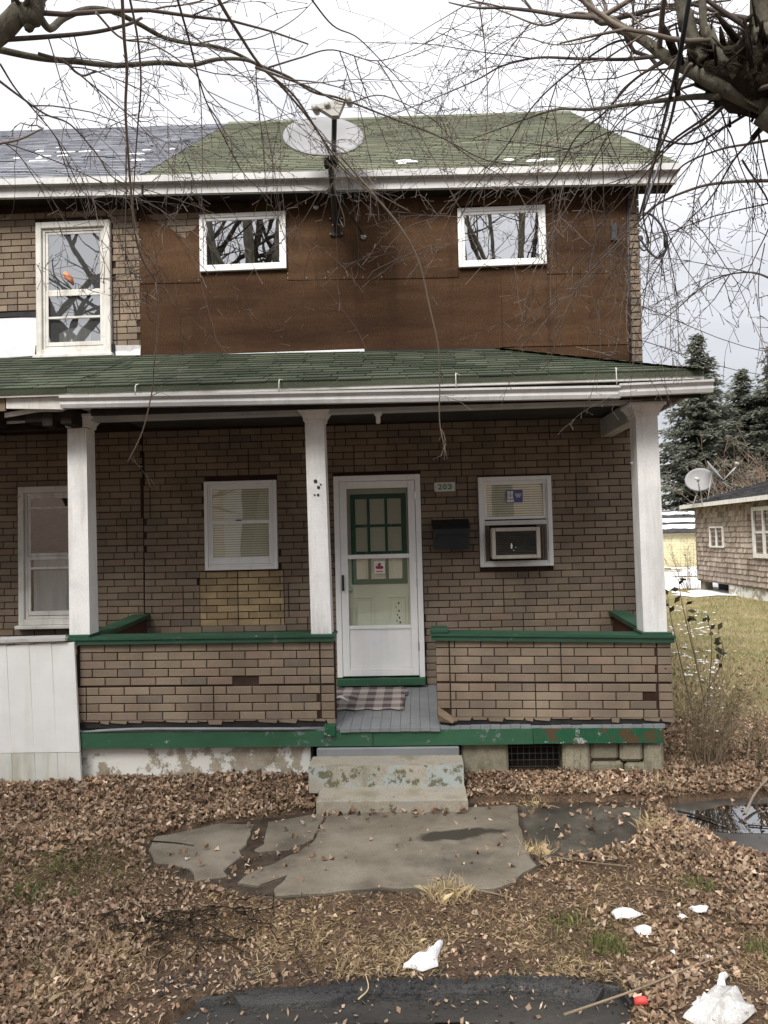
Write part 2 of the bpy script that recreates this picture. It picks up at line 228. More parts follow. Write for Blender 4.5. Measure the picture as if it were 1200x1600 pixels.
# ------------------------------------------------------------------ object helpers
WL = {}
def kv(o, **k):
    for a, b in k.items():
        if b: o[a] = b
def thing(name, label, cat, loc=(0, 0, 0), group=None, kind=None):
    o = bpy.data.objects.new(name, None); col.objects.link(o); o.location = loc; o.empty_display_size = .2
    WL[o.name] = Vector(loc); kv(o, label=label, category=cat, group=group, kind=kind); return o
def link(name, me, parent=None, loc=None):
    o = bpy.data.objects.new(name, me); col.objects.link(o)
    pw = WL[parent.name] if parent else Vector((0, 0, 0))
    if parent: o.parent = parent
    if loc is not None: o.location = Vector(loc) - pw; WL[o.name] = Vector(loc)
    else: WL[o.name] = pw
    return o
class MB:
    def __init__(s): s.v = []; s.f = []; s.sm = []; s.mi = []; s.cur = 0
    def add(s, vs, fs, smooth=False):
        k = len(s.v); s.v += [tuple(p) for p in vs]
        for f in fs: s.f.append([i+k for i in f]); s.sm.append(smooth); s.mi.append(s.cur)
        return s
    def hull(s, vs, fs):            # convex piece: faces turned outwards
        c = sum((Vector(p) for p in vs), Vector())/len(vs); out = []
        for f in fs:
            a, b, d = (Vector(vs[f[i]]) for i in range(3)); n = (b-a).cross(d-a)
            out.append(f if n.dot(a-c) >= 0 else f[::-1])
        return s.add(vs, out)
    def box(s, x0, x1, y0, y1, z0, z1, c=.004, M=None):
        lo = (x0, y0, z0); hi = (x1, y1, z1); c = min(c, (x1-x0)*.4, (y1-y0)*.4, (z1-z0)*.4)
        vs = []; idx = {}
        for sx in (0, 1):
            for sy in (0, 1):
                for sz in (0, 1):
                    sg = (sx, sy, sz)
                    for a in (range(3) if c > 0 else (0,)):
                        p = [(hi[i] - (0 if i == a or c <= 0 else c)) if sg[i] else (lo[i] + (0 if i == a or c <= 0 else c)) for i in range(3)]
                        idx[sg, a] = len(vs); vs.append(p)
                    if c <= 0: idx[sg, 1] = idx[sg, 2] = idx[sg, 0]
        fs = []
        q = ((0, 0), (0, 1), (1, 1), (1, 0))
        for a in range(3):
            b, d = [i for i in range(3) if i != a]
            for sa in (0, 1):
                f = []
                for u, v in q:
                    g = [0]*3; g[a] = sa; g[b] = u; g[d] = v; f.append(idx[tuple(g), a])
                fs.append(f)
        if c > 0:
            for a in range(3):
                b, d = [i for i in range(3) if i != a]
                for sb in (0, 1):
                    for sd_ in (0, 1):
                        g0 = [0]*3; g0[b] = sb; g0[d] = sd_; g1 = list(g0); g1[a] = 1
                        fs.append([idx[tuple(g0), b], idx[tuple(g0), d], idx[tuple(g1), d], idx[tuple(g1), b]])
            for k in [(x, y, z) for x in (0, 1) for y in (0, 1) for z in (0, 1)]: fs.append([idx[k, 0], idx[k, 1], idx[k, 2]])
        if M: vs = [M @ Vector(p) for p in vs]
        return s.hull(vs, fs)
    def hexa(s, p):                 # 8 corners: bottom ring of four, top ring of four
        return s.hull(p, [[0, 1, 2, 3], [4, 5, 6, 7], [0, 1, 5, 4], [1, 2, 6, 5], [2, 3, 7, 6], [3, 0, 4, 7]])
    def slant(s, xa, xb, za0, za1, zb0, zb1, y0, y1):
        return s.hexa([(xa, y0, za0), (xb, y0, zb0), (xb, y1, zb0), (xa, y1, za0), (xa, y0, za1), (xb, y0, zb1), (xb, y1, zb1), (xa, y1, za1)])
    def sweep(s, prof, A, B, cap=True):   # open or closed profile of (dy, dz) from A to B
        n = len(prof); vs = [(P[0], P[1]+dy, P[2]+dz) for P in (A, B) for dy, dz in prof]
        fs = [[i, (i+1) % n, (i+1) % n+n, i+n] for i in range(n)]
        if cap: fs += [list(range(n))[::-1], list(range(n, 2*n))]
        return s.add(vs, fs)
    def prism(s, pts, z0, z1, smooth=False):    # vertical extrusion of a polygon in x, y (z may be callables)
        n = len(pts); vs = [(x, y, z0) for x, y in pts] + [(x, y, z1) for x, y in pts]
        a = sum(pts[i][0]*pts[(i+1) % n][1]-pts[(i+1) % n][0]*pts[i][1] for i in range(n))
        fs = [list(range(n, 2*n)), list(range(n))[::-1]] + [[i, (i+1) % n, (i+1) % n+n, i+n] for i in range(n)]
        if a < 0: fs = [f[::-1] for f in fs]
        return s.add(vs, fs, smooth)
    def sheet(s, pts, y0, y1):      # extrusion of a polygon in x, z from y0 (front) to y1
        n = len(pts); vs = [(x, y0, z) for x, z in pts] + [(x, y1, z) for x, z in pts]
        a = sum(pts[i][0]*pts[(i+1) % n][1]-pts[(i+1) % n][0]*pts[i][1] for i in range(n))
        fs = [list(range(n)), list(range(n, 2*n))[::-1]] + [[i, i+n, (i+1) % n+n, (i+1) % n] for i in range(n)]
        if a < 0: fs = [f[::-1] for f in fs]
        return s.add(vs, fs)
    def tube(s, pts, rs, n=6, cap=True, smooth=True):
        pts = [Vector(p) for p in pts]; m = len(pts)
        if not isinstance(rs, (list, tuple)): rs = [rs]*m
        k = len(s.v); vs = []; ref = None
        for i in range(m):
            t = pts[min(i+1, m-1)] - pts[max(i-1, 0)]
            if t.length < 1e-9: t = Vector((0, 0, 1))
            t.normalize()
            if ref is None:
                ref = t.cross(Vector((0, 0, 1)) if abs(t.z) < .9 else Vector((1, 0, 0))).normalized()
            ref = (ref - t*ref.dot(t))
            ref = ref.normalized() if ref.length > 1e-6 else t.orthogonal().normalized()
            b = t.cross(ref)
            for j in range(n):
                a = 2*math.pi*j/n; vs.append(pts[i] + (ref*math.cos(a) + b*math.sin(a))*rs[i])
        fs = [[i*n+j, i*n+(j+1) % n, (i+1)*n+(j+1) % n, (i+1)*n+j] for i in range(m-1) for j in range(n)]
        if cap: fs += [list(range(n))[::-1], [(m-1)*n+j for j in range(n)]]
        return s.add(vs, fs, smooth)
    def build(s, name, mats, parent=None, **k):
        me = bpy.data.meshes.new(name); pw = WL[parent.name] if parent else Vector((0, 0, 0))
        if pw.length > 0: me.from_pydata([(x-pw.x, y-pw.y, z-pw.z) for x, y, z in s.v], [], s.f)
        else: me.from_pydata(s.v, [], s.f)
        for m in ([mats] if isinstance(mats, str) else mats): me.materials.append(MATS[m])
        me.polygons.foreach_set('use_smooth', s.sm); me.polygons.foreach_set('material_index', s.mi); me.update()
        o = link(name, me, parent); kv(o, **k); return o
def part(name, m, parent, fn, **k):
    b = MB(); fn(b); return b.build(name, m, parent, **k)
def boxp(name, m, parent, x0, x1, y0, y1, z0, z1, c=.004, **k): return MB().box(x0, x1, y0, y1, z0, z1, c).build(name, m, parent, **k)
def tag(o, label, cat, group=None): kv(o, label=label, category=cat, group=group); return o
def smooth_path(pts, k=5):
    P = [Vector(p) for p in pts]; P = [P[0]*2-P[1]] + P + [P[-1]*2-P[-2]]; out = []
    for i in range(1, len(P)-2):
        for j in range(k):
            t = j/k; a, b, c, d = P[i-1:i+3]
            out.append(.5*((2*b)+(c-a)*t+(2*a-5*b+4*c-d)*t*t+(3*b-a-3*c+d)*t**3))
    out.append(P[-2]); return out
def inpoly(x, y, p):
    r = False; n = len(p)
    for i in range(n):
        (x1, y1), (x2, y2) = p[i], p[i-1]
        if (y1 > y) != (y2 > y) and x < (x2-x1)*(y-y1)/(y2-y1)+x1: r = not r
    return r
def nz3(x, y, z=0): return mnoise.noise(Vector((x, y, z)))

# ------------------------------------------------------------------ ground
SLABS = {
 'a': [(-1.938, 5.32),(-1.706, 5.444),(-1.524, 5.563),(-1.265, 5.533),(-1.252, 5.366),(-1.249, 5.176),(-1.264, 5.071),(-1.231, 4.989),(-1.267, 4.872),(-1.284, 4.761),(-1.253, 4.689),(-1.435, 4.629),(-1.489, 4.727),(-1.522, 4.819),(-1.664, 4.868),(-1.783, 4.888),(-1.903, 5.111)],
 'b': [(-1.169, 5.581),(-0.802, 5.753),(-0.754, 5.726),(-0.785, 5.346),(-0.797, 5.267),(-0.926, 5.097),(-1.118, 5.069),(-1.165, 5.1),(-1.127, 5.174),(-1.147, 5.399)],
 'c': [(-0.735, 5.739),(-0.112, 5.791),(0.71, 5.881),(0.69, 5.483),(0.684, 5.043),(0.704, 4.821),(0.52, 4.586),(0.396, 4.498),(0.092, 4.508),(-0.253, 4.527),(-0.556, 4.465),(-0.894, 4.428),(-0.916, 4.5),(-0.871, 4.685),(-0.95, 4.616),(-1.021, 4.558),(-1.158, 4.601),(-1.147, 4.688),(-0.912, 4.965),(-0.781, 5.19),(-0.763, 5.392)],
 'd': [(0.746, 5.894),(1.182, 5.897),(1.658, 5.844),(1.556, 5.35),(1.272, 5.116),(0.897, 4.941),(0.759, 4.982),(0.729, 5.253),(0.726, 5.542)],
 'e': [(1.82, 5.895),(2.2, 5.998),(2.72, 6.057),(3.393, 6.112),(2.684, 4.871),(2.177, 4.887),(1.978, 5.085),(1.964, 5.32),(1.836, 5.52)]}
HULL = [(-1.988, 5.242),(-1.732, 5.53),(-1.281, 5.672),(-0.716, 5.874),(0.727, 6.008),(1.748, 5.981),(1.6, 5.349),(1.251, 5.035),(0.737, 4.848),(0.714, 4.713),(0.388, 4.427),(-0.249, 4.431),(-0.899, 4.358),(-1.175, 4.478),(-1.434, 4.562),(-1.822, 4.831)]
ROAD = [(-1.086, 3.428),(-0.92, 3.476),(-0.75, 3.525),(-0.513, 3.561),(-0.333, 3.592),(-0.09, 3.608),(0.275, 3.614),(0.578, 3.62),(0.754, 3.6),(0.885, 3.536),(0.91, 3.419),(0.788, 3.128),(1.2,2.6),(6,2.2),(6,-6),(-6,-6),(-6,2.4),(-1.4,2.9)]
def inslab(x, y): return any(inpoly(x, y, p) for p in SLABS.values())
def gz(x, y):
    h = .012 + .012*nz3(x*1.7, y*1.7) + .008*nz3(x*6, y*6, 3)
    h += .07*max(0, min(1, (y-5.75)/.6))*(1 if x < -.95 or x > .35 else .0)*max(0, min(1, (9-y)/2.5))
    if inpoly(x, y, HULL) or inpoly(x, y, SLABS['e']): h = -.03
    if y < 3.75 and inpoly(x, y, ROAD): h = -.1
    if y < 2.6: h = min(h, -.1)
    if y > 7: h += .05*nz3(x*.2, y*.2, 9)
    return h
def axis(lo, hi, st, far0, far1):
    v = []; x = lo; d = st
    while x > far0: d *= 1.35; x -= d; v.insert(0, x)
    x = lo
    while x < hi: v.append(x); x += st
    d = st
    while x < far1: v.append(x); d *= 1.2; x += d
    return v + [far1]
gx = axis(-4.4, 4.2, .05, -300, 500); gy = axis(2.9, 7.4, .045, -200, 900)
gm = bpy.data.materials.new('ground'); gm.use_nodes = True; MATS['ground'] = gm
def ground_nodes():
    t = gm.node_tree; nd = t.nodes; ln = t.links; b = nd['Principled BSDF']
    geo = nd.new('ShaderNodeNewGeometry')
    def nzn(sc, de=6):
        x = nd.new('ShaderNodeTexNoise'); x.inputs['Scale'].default_value = sc; x.inputs['Detail'].default_value = de; x.inputs['Roughness'].default_value = .65
        ln.new(geo.outputs['Position'], x.inputs['Vector']); return x.outputs[0]
    def ramp(f, *st):
        r = nd.new('ShaderNodeValToRGB'); ln.new(f, r.inputs[0])
        while len(r.color_ramp.elements) < len(st): r.color_ramp.elements.new(.5)
        for e, (p, c) in zip(r.color_ramp.elements, st): e.position = p; e.color = (*c, 1)
        return r.outputs[0]
    def mr(v, a, c):
        x = nd.new('ShaderNodeMapRange'); ln.new(v, x.inputs[0]); x.inputs[1].default_value = a; x.inputs[2].default_value = c; return x.outputs[0]
    def mixc(f, a, c):
        x = nd.new('ShaderNodeMix'); x.data_type = 'RGBA'; ln.new(f, x.inputs[0]); ln.new(a, x.inputs[6]); ln.new(c, x.inputs[7]); return x.outputs[2]
    soil = ramp(nzn(9), (.3, (.022, .015, .011)), (.48, (.06, .038, .025)), (.62, (.11, .07, .045)), (.75, (.17, .12, .08)))
    fine = ramp(nzn(70, 4), (.3, (.03, .022, .016)), (.5, (.11, .075, .05)), (.7, (.24, .17, .115)))
    h = nd.new('ShaderNodeMix'); h.data_type = 'RGBA'; h.inputs[0].default_value = .5; ln.new(soil, h.inputs[6]); ln.new(fine, h.inputs[7])
    lawn = ramp(nzn(.9, 8), (.3, (.11, .115, .045)), (.48, (.2, .18, .08)), (.6, (.25, .2, .11)), (.75, (.31, .25, .16)))
    sp = nd.new('ShaderNodeSeparateXYZ'); ln.new(geo.outputs['Position'], sp.inputs[0])
    ad = nd.new('ShaderNodeMath'); ad.operation = 'MULTIPLY_ADD'; ln.new(nzn(1.1), ad.inputs[0]); ad.inputs[1].default_value = 3; ln.new(sp.outputs[1], ad.inputs[2])
    c = mixc(mr(ad.outputs[0], 8.6, 9.6), h.outputs[2], lawn)
    ln.new(c, b.inputs['Base Color']); b.inputs['Roughness'].default_value = .95; b.inputs['Specular IOR Level'].default_value = .1
    bp = nd.new('ShaderNodeBump'); bp.inputs['Strength'].default_value = .8; bp.inputs['Distance'].default_value = .02
    ln.new(nzn(45), bp.inputs['Height']); ln.new(bp.outputs[0], b.inputs['Normal'])
ground_nodes()
g = MB(); W_ = len(gx)
g.add([(x, y, gz(x, y)) for y in gy for x in gx], [[j*W_+i, j*W_+i+1, (j+1)*W_+i+1, (j+1)*W_+i] for j in range(len(gy)-1) for i in range(W_-1)], True)
g.build('ground', 'ground', kind='structure')
def rough_edge(p, step=.045, amp=.02):
    out = []
    for i in range(len(p)):
        (x1, y1), (x2, y2) = p[i], p[(i+1) % len(p)]; d = math.hypot(x2-x1, y2-y1); k = max(1, int(d/step))
        for j in range(k):
            x = x1+(x2-x1)*j/k; y = y1+(y2-y1)*j/k
            out.append((x+amp*nz3(x*9, y*9, 1), y+amp*nz3(x*9, y*9, 5)))
    return out
path = bpy.data.objects.new('path', None); col.objects.link(path); path['kind'] = 'structure'; WL['path'] = Vector((0, 0, 0))
SLABZ = {'a': .006, 'b': .002, 'c': .010, 'd': -.004, 'e': -.006}
def slab_mesh(key, m):
    p = rough_edge(SLABS[key]); z = SLABZ[key]; b = MB(); n = len(p)
    cx = sum(q[0] for q in p)/n; cy = sum(q[1] for q in p)/n
    inner = [(x+(cx-x)*.02, y+(cy-y)*.02) for x, y in p]
    a = sum(p[i][0]*p[(i+1) % n][1]-p[(i+1) % n][0]*p[i][1] for i in range(n))
    vs = [(x, y, -.06) for x, y in p] + [(x, y, z-.006) for x, y in p] + [(x, y, z) for x, y in inner]
    fs = [[i, (i+1) % n, n+(i+1) % n, n+i] for i in range(n)] + [[n+i, n+(i+1) % n, 2*n+(i+1) % n, 2*n+i] for i in range(n)] + [list(range(2*n, 3*n))]
    if a < 0: fs = [f[::-1] for f in fs]
    b.add(vs, fs); b.build('slab', m, path)
for k_ in 'abc': slab_mesh(k_, 'slab')
for k_ in 'de': slab_mesh(k_, 'slab_wet')
def water(pts, z):
    MB().add([(x, y, z) for x, y in pts], [list(range(len(pts)))]).build('puddle', 'puddle_water', kind='structure')
def blob(cx, cy, rx, ry, rot, seed, n=40, am=.22):
    out = []
    for i in range(n):
        a = 2*math.pi*i/n; r = 1 + am*nz3(math.cos(a)*1.4+seed, math.sin(a)*1.4, seed) + am*.5*nz3(math.cos(a)*4, math.sin(a)*4, seed)
        x = rx*r*math.cos(a); y = ry*r*math.sin(a); out.append((cx+x*math.cos(rot)-y*math.sin(rot), cy+x*math.sin(rot)+y*math.cos(rot)))
    return out
def rough_open(p, step=.05, amp=.015):
    out = []
    for (x1, y1), (x2, y2) in zip(p, p[1:]):
        k = max(1, int(math.hypot(x2-x1, y2-y1)/step))
        for j in range(k):
            x = x1+(x2-x1)*j/k; y = y1+(y2-y1)*j/k; out.append((x+amp*nz3(x*9, y*9, 1), y+amp*2*nz3(x*3, y*3, 5)+amp*nz3(x*22, y*22, 5)))
    return out + [p[-1]]
redge = rough_open(ROAD[:12])
b = MB(); top = rough_open(ROAD[:11]); n = len(top); vs = []
low = [(x*.985, (y-.115-.05*nz3(x*2.2, 3, 3)) if 3 < i < n-4 else y-.012) for i, (x, y) in enumerate(top)]
for i in range(n):
    (x, y), (u, v) = top[i], low[i]
    vs += [(x, y+.015, -.04), (x, y, .006+.006*nz3(x*12, y*12)), ((x+u)/2, (y+v)/2, .012+.01*nz3(x*9, y*9, 4)), (u, v, .004+.006*nz3(x*14, 2)), (u, v-.02, -.06)]
b.add(vs, [[i*5+j, (i+1)*5+j, (i+1)*5+j+1, i*5+j+1][::-1] for i in range(n-1) for j in range(4)])
b.build('road_edge', 'asphalt', kind='structure')
MB().prism([(x, y-.006) for x, y in redge] + ROAD[12:], -.12, -.028).build('road', 'asphalt_wet', kind='structure')
water(blob(-.45, 3.22, 1.2, .10, .03, 12, am=.4), -.024)
water(blob(2.42, 5.6, .56, .27, .15, 2), -.0025)
MB().prism(rough_edge(HULL, .05, .03), -.05, -.009).build('mud', 'mud', kind='structure')


# ------------------------------------------------------------------ bricks
BP, CH = .2245, .0718
bm_cache = {}
def brick_mesh(w, m, h=.0635, d=.012):
    k = (round(w, 3), m)
    if k not in bm_cache:
        c = .0035; W2, H2 = w/2, h/2
        vs = [(-W2, 0, -H2), (W2, 0, -H2), (W2, 0, H2), (-W2, 0, H2)]
        vs += [(x, -d+c, z) for x, _, z in vs[:4]] + [(x-math.copysign(c, x), -d, z-math.copysign(c, z)) for x, _, z in vs[:4]]
        fs = [[i, (i+1) % 4, 4+(i+1) % 4, 4+i] for i in range(4)] + [[4+i, 4+(i+1) % 4, 8+(i+1) % 4, 8+i] for i in range(4)] + [[8, 9, 10, 11]]
        me = bpy.data.meshes.new('brick'); me.from_pydata(vs, [], fs); me.materials.append(MATS[m]); me.update(); bm_cache[k] = (me, vs, fs)
    return bm_cache[k]
def cutint(a, b, holes):
    segs = [(a, b)]
    for h0, h1 in holes:
        segs = [q for s0, s1 in segs for q in ((s0, min(s1, h0)), (max(s0, h1), s1)) if q[1]-q[0] > .02]
    return segs
def lay(x0, x1, z0, z1, holes, pcols=5, prows=5, seed=1):
    """bricks as thin panels of running bond with plain seams: list of (x centre, z centre, width)"""
    r = random.Random(seed); out = []; nr = int((z1-z0)/CH+.01)
    for row in range(nr):
        if row % prows == 0: off = r.uniform(-1, 0)*pcols*BP; 
        z = z0 + (row+.5)*CH
        hs = [(h[0], h[1]) for h in holes if h[2] < z+.025 and h[3] > z-.025]
        p = x0 + off
        while p < x1:
            pe = p + pcols*BP
            xs = [p + (.5 if row % 2 else 0)*BP + i*BP for i in range(-1, pcols+1)]
            for x in xs:
                a, b = max(x, p), min(x+BP, pe)
                a, b = max(a, x0), min(b, x1)
                if b-a < .035: continue
                for s0, s1 in cutint(a, b, hs):
                    q0, q1 = s0+.0035, s1-.0035
                    if abs(b-pe) < .002 and s1 > b-.002: q1 -= .0015
                    if q1-q0 > .03: out.append(((q0+q1)/2, z - (.0015 if row % prows == 0 else 0), q1-q0))
            p = pe
    return out
def place(rects, y, parent, m, single, tilt=0, xref=0, skip=()):
    """rects for which single() holds become bricks of their own, the others one joined part"""
    rest = MB(); nrest = 0; r = random.Random(5); n = 0
    for i, (x, z, w) in enumerate(rects):
        if i in skip: continue
        z = z + tilt*(x-xref); w = round(w/.004)*.004
        me, vs, fs = brick_mesh(w, m); dy = r.uniform(-.0018, .0018); ry = r.gauss(0, .004)
        if single(i, x, z, w):
            o = link('tan_brick' if m == 'tan_brick' else 'brick', me, parent, (x, y+dy, z)); o.rotation_euler = (r.gauss(0, .004), ry - tilt, r.gauss(0, .003)); n += 1
        else:
            rest.add([(vx+x, vy+y+dy, vz+z+vx*ry) for vx, vy, vz in vs], fs); nrest += 1
    if nrest: rest.build('brickwork', m, parent, kind='stuff')
    return n

# ------------------------------------------------------------------ the two halves of the house
WY = 7.757
house = thing('brick_house', 'brown brick double house half with green shingle porch roof and brown panels upstairs', 'house', (-.27, 7.8, 0))
other = thing('brick_house', 'adjoining brick half at the left edge with dark blue grey shingles and tall old windows', 'house', (-4, 7.8, 0))
ZE = lambda x: 5.889 - .0231*x            # top of the eave, sagging to the right
ZR = lambda x: 8.83 - .0165*x             # ridge
def shell(b, xa, xb):
    b.hexa([(xa, WY, .02), (xb, WY, .02), (xb, 16, .02), (xa, 16, .02), (xa, WY, ZE(xa)+.1), (xb, WY, ZE(xb)+.1), (xb, 16, ZE(xb)+.1), (xa, 16, ZE(xa)+.1)])
wall = part('wall', 'joint', house, lambda b: shell(b, -2.9, 2.395))
wall2 = part('wall', 'joint', other, lambda b: shell(b, -9, -2.905))
def gable(b):
    x = 2.395
    b.hexa([(x-.2, WY+.02, ZE(x)+.102), (x, WY+.02, ZE(x)+.102), (x, 15.98, ZE(x)+.102), (x-.2, 15.98, ZE(x)+.102), (x-.2, 11.55, ZR(x)-.1), (x, 11.55, ZR(x)-.1), (x, 11.65, ZR(x)-.1), (x-.2, 11.65, ZR(x)-.1)])
part('gable_wall', 'joint', house, gable)
# openings (x0, x1, z0, z1)
DOOR = (-.86, .05, .58, 2.775); LOWIN = (-2.235, -1.465, 1.815, 2.752); ACW = (.648, 1.4, 1.785, 2.718)
OLDUP = (-4.03, -3.21, 4.13, 5.62); OLDLOW = (-4.245, -3.44, 1.25, 2.755); TAN = (-2.305, -1.41, 1.222, 1.815)
r1 = lay(-2.9, 2.395, .585, 3.36, [DOOR, LOWIN, ACW, TAN], seed=3)
best = sorted([i for i, (x, z, w) in enumerate(r1) if x > .06 and z > 1.25 and w > .08], key=lambda i: (r1[i][0])**2+(r1[i][1]-2.1)**2)[:130]
best = set(best)
place(r1, WY, wall, 'brick', lambda i, x, z, w: i in best)
r1 = lay(-2.9, -2.2, 4.16, 5.7, [], seed=4) + lay(-2.2, -1.6, 5.35, 5.7, [], seed=8)
place([q for q in r1 if q[1] > 5.3], WY, wall, 'brick', lambda i, x, z, w: False)
rt_ = [(q[0], q[1], q[2]) for q in lay(TAN[0], TAN[1], TAN[2]+.006, TAN[3]+.01, [], 4, 99, seed=11)]
tp = part('patch', 'joint', house, lambda b: b.box(TAN[0], TAN[1], WY-.004, WY+.003, TAN[2], TAN[3], 0), label='mustard tan brick patch under the window')
place(rt_, WY-.004, tp, 'tan_brick', lambda *a: True)
# corner strip of single courses, right of the brown panel
for k in range(26):
    z = 3.84 + k*.0745
    if z > 5.72: break
    me = brick_mesh(.116, 'brick')[0]; link('brick', me, wall, (2.335 - (z-3.84)*.0 + (z-3.84)*.012, WY, z + (.004 if z > 4.6 else 0)))
r2 = lay(-6.3, -2.905, 4.16, 5.80, [OLDUP, (-6, -4.03, 4.1, 4.61), (-3.21, -2.8, 4.1, 4.235)], seed=6)
place(r2, WY, wall2, 'brick', lambda i, x, z, w: x > -4.62)
r3 = lay(-6.3, -2.905, .95, 3.36, [OLDLOW], seed=9)
place(r3, WY, wall2, 'brick', lambda i, x, z, w: x > -4.42 and z > 1.25)
# foundation of neighbour behind the boards is out of sight

# brown felt-faced panels
FY0, FY1 = 7.727, 7.742
felt = part('panel_cladding', 'felt', house, lambda b: (b.sheet([(-2.9, 4.12), (.55, 4.05), (.95, 4.075), (.95, 4.83), (-2.9, 4.9)], FY0, FY1), b.sheet([(-2.24, 4.8), (2.26, 4.7), (2.26, 5.5), (-2.24, 5.6)], FY0+.008, FY1+.001)))
def piece(pts, dy=0, **k):
    dy += .005
    return MB().sheet(pts, FY0-dy, FY1-dy).build('panel_sheet', 'felt', felt, **k)
piece([(-2.9, 4.903), (-2.238, 4.89), (-2.238, 5.55), (-2.29, 5.48), (-2.34, 5.44), (-2.4, 5.375), (-2.54, 5.475), (-2.71, 5.56), (-2.84, 5.66), (-2.9, 5.68)], .002, label='torn upper sheet with bricks showing above it')
piece([(-1.305, 4.878), (-.285, 4.852), (-.285, 5.8), (-1.69, 5.8), (-1.69, 5.68), (-2.24, 5.64), (-2.24, 5.62), (-1.305, 5.60)], -.001)
piece([(-.28, 4.85), (.507, 4.835), (.507, 5.6), (1.43, 5.57), (1.43, 5.75), (-.28, 5.79)], .003)
piece([(1.435, 4.832), (2.27, 4.81), (2.27, 5.75), (1.435, 5.74)], .001)
piece([(.952, 4.078), (2.265, 4.06), (2.27, 4.806), (.952, 4.83)], .002)
piece([(.96, 4.05), (.96, 4.068), (2.26, 4.052), (2.26, 3.84), (1.6, 3.84)], -.001)
part('tar_or_shade_edge', 'tar_or_shade', felt, lambda b: b.sheet([(-2.89, 4.125)] + [(-2.89+.12*i, 4.135-.019*(.12*i)*.98/1.0*.9+.022*nz3(i*.7, 3)) for i in range(1, 32)] + [(.9, 4.05), (.9, 4.035), (-2.89, 4.09)], FY0-.012, FY0-.004))  # dark strip added for the shade of the panel's curled bottom edge
nb = MB()
for (xa, xb, za, zb) in [(-2.88, -2.26, 4.92, 4.92), (-1.3, -.3, 4.9, 4.87), (-.26, .5, 4.86, 4.85), (1.44, 2.25, 4.85, 4.83), (-2.89, -2.89, 4.95, 5.6), (-2.24, -2.24, 4.95, 5.6), (-1.3, -1.3, 4.95, 5.6), (.5, .5, 4.9, 5.55), (1.44, 1.44, 4.95, 5.55), (2.24, 2.24, 4.1, 5.6), (-2.2, -1.4, 5.63, 5.62), (.55, 1.4, 5.58, 5.56)]:
    n = max(2, int(math.hypot(xb-xa, zb-za)/.2))
    for i in range(n+1):
        x = xa+(xb-xa)*i/n; z = za+(zb-za)*i/n; nb.box(x-.005, x+.005, FY0-.008, FY0, z-.005, z+.005, .002)
nb.build('nail_head', 'bright_metal', felt, kind='stuff')
boxp('flashing', 'flash_white', house, -2.3, -.5, 7.70, 7.726, 4.06, 4.105, label='thin white strip along the foot of the panel').rotation_euler = (0, 0, 0)
part('flashing', 'old_white', house, lambda b: b.slant(-.49, .95, 4.035, 4.06, 4.03, 4.055, 7.712, 7.727))
part('conduit', 'dark_metal', house, lambda b: b.tube([(2.262, 7.72, 3.86), (2.275, 7.72, 4.8), (2.29, 7.72, 5.72)], .012))
part('flashing', 'flash_white', other, lambda b: b.sheet([(-6.3, 4.60), (-4.04, 4.585), (-4.03, 4.15), (-6.3, 4.13)], 7.735, 7.752), label='white metal sheet left of the old window')
part('tar_or_shade_edge', 'tar_or_shade', other, lambda b: b.sheet([(-5, 4.655), (-4.5, 4.64), (-4.2, 4.65), (-4.035, 4.645), (-4.035, 4.585), (-4.3, 4.6), (-4.6, 4.59), (-5, 4.61)], 7.728, 7.75))
part('tar_or_shade_edge', 'tar_or_shade', other, lambda b: b.sheet([(-5, 4.16), (-4.6, 4.15), (-4.06, 4.165), (-4.05, 4.28), (-3.99, 4.24), (-3.99, 4.10), (-5, 4.10)], 7.728, 7.75))
part('tar_or_shade_edge', 'tar_or_shade', other, lambda b: b.sheet([(-3.24, 4.24), (-3.19, 4.27), (-3.17, 4.1), (-3.24, 4.1)], 7.72, 7.75))
part('flashing', 'flash_white', other, lambda b: b.sheet([(-3.18, 4.18), (-3.08, 4.185), (-3.02, 4.17), (-2.96, 4.2), (-2.905, 4.19), (-2.905, 4.115), (-3.18, 4.115)], 7.728, 7.75))
part('flashing_backing', 'fascia_grey', other, lambda b: b.sheet([(-3.2, 4.25), (-2.906, 4.245), (-2.906, 4.11), (-3.2, 4.11)], 7.742, 7.756))

# main roof
RY0, RY1 = 7.46, 11.6
def roof_slab(b, xa, xb, xa2, xb2):
    b.hexa([(xa, RY0+.03, ZE(xa)-.07), (xb, RY0+.03, ZE(xb)-.07), (xb2, RY1, ZR(xb2)-.09), (xa2, RY1, ZR(xa2)-.09), (xa, RY0, ZE(xa)-.012), (xb, RY0, ZE(xb)-.012), (xb2, RY1, ZR(xb2)-.012), (xa2, RY1, ZR(xa2)-.012)])
    b.hexa([(xa2, RY1, ZR(xa2)-.09), (xb2, RY1, ZR(xb2)-.09), (xb, 16.1, ZE(xb)-.07), (xa, 16.1, ZE(xa)-.07), (xa2, RY1, ZR(xa2)-.012), (xb2, RY1, ZR(xb2)-.012), (xb, 16.1, ZE(xb)-.012), (xa, 16.1, ZE(xa)-.012)])
XB, XBR, XE, XER = -2.76, -2.86, 2.735, 2.60
roof = part('roof', 'roof_moss', house, lambda b: roof_slab(b, XB, XE, XBR, XER))
roof2 = part('roof', 'roof_blue', other, lambda b: roof_slab(b, -9, XB-.004, -9, XBR-.004))
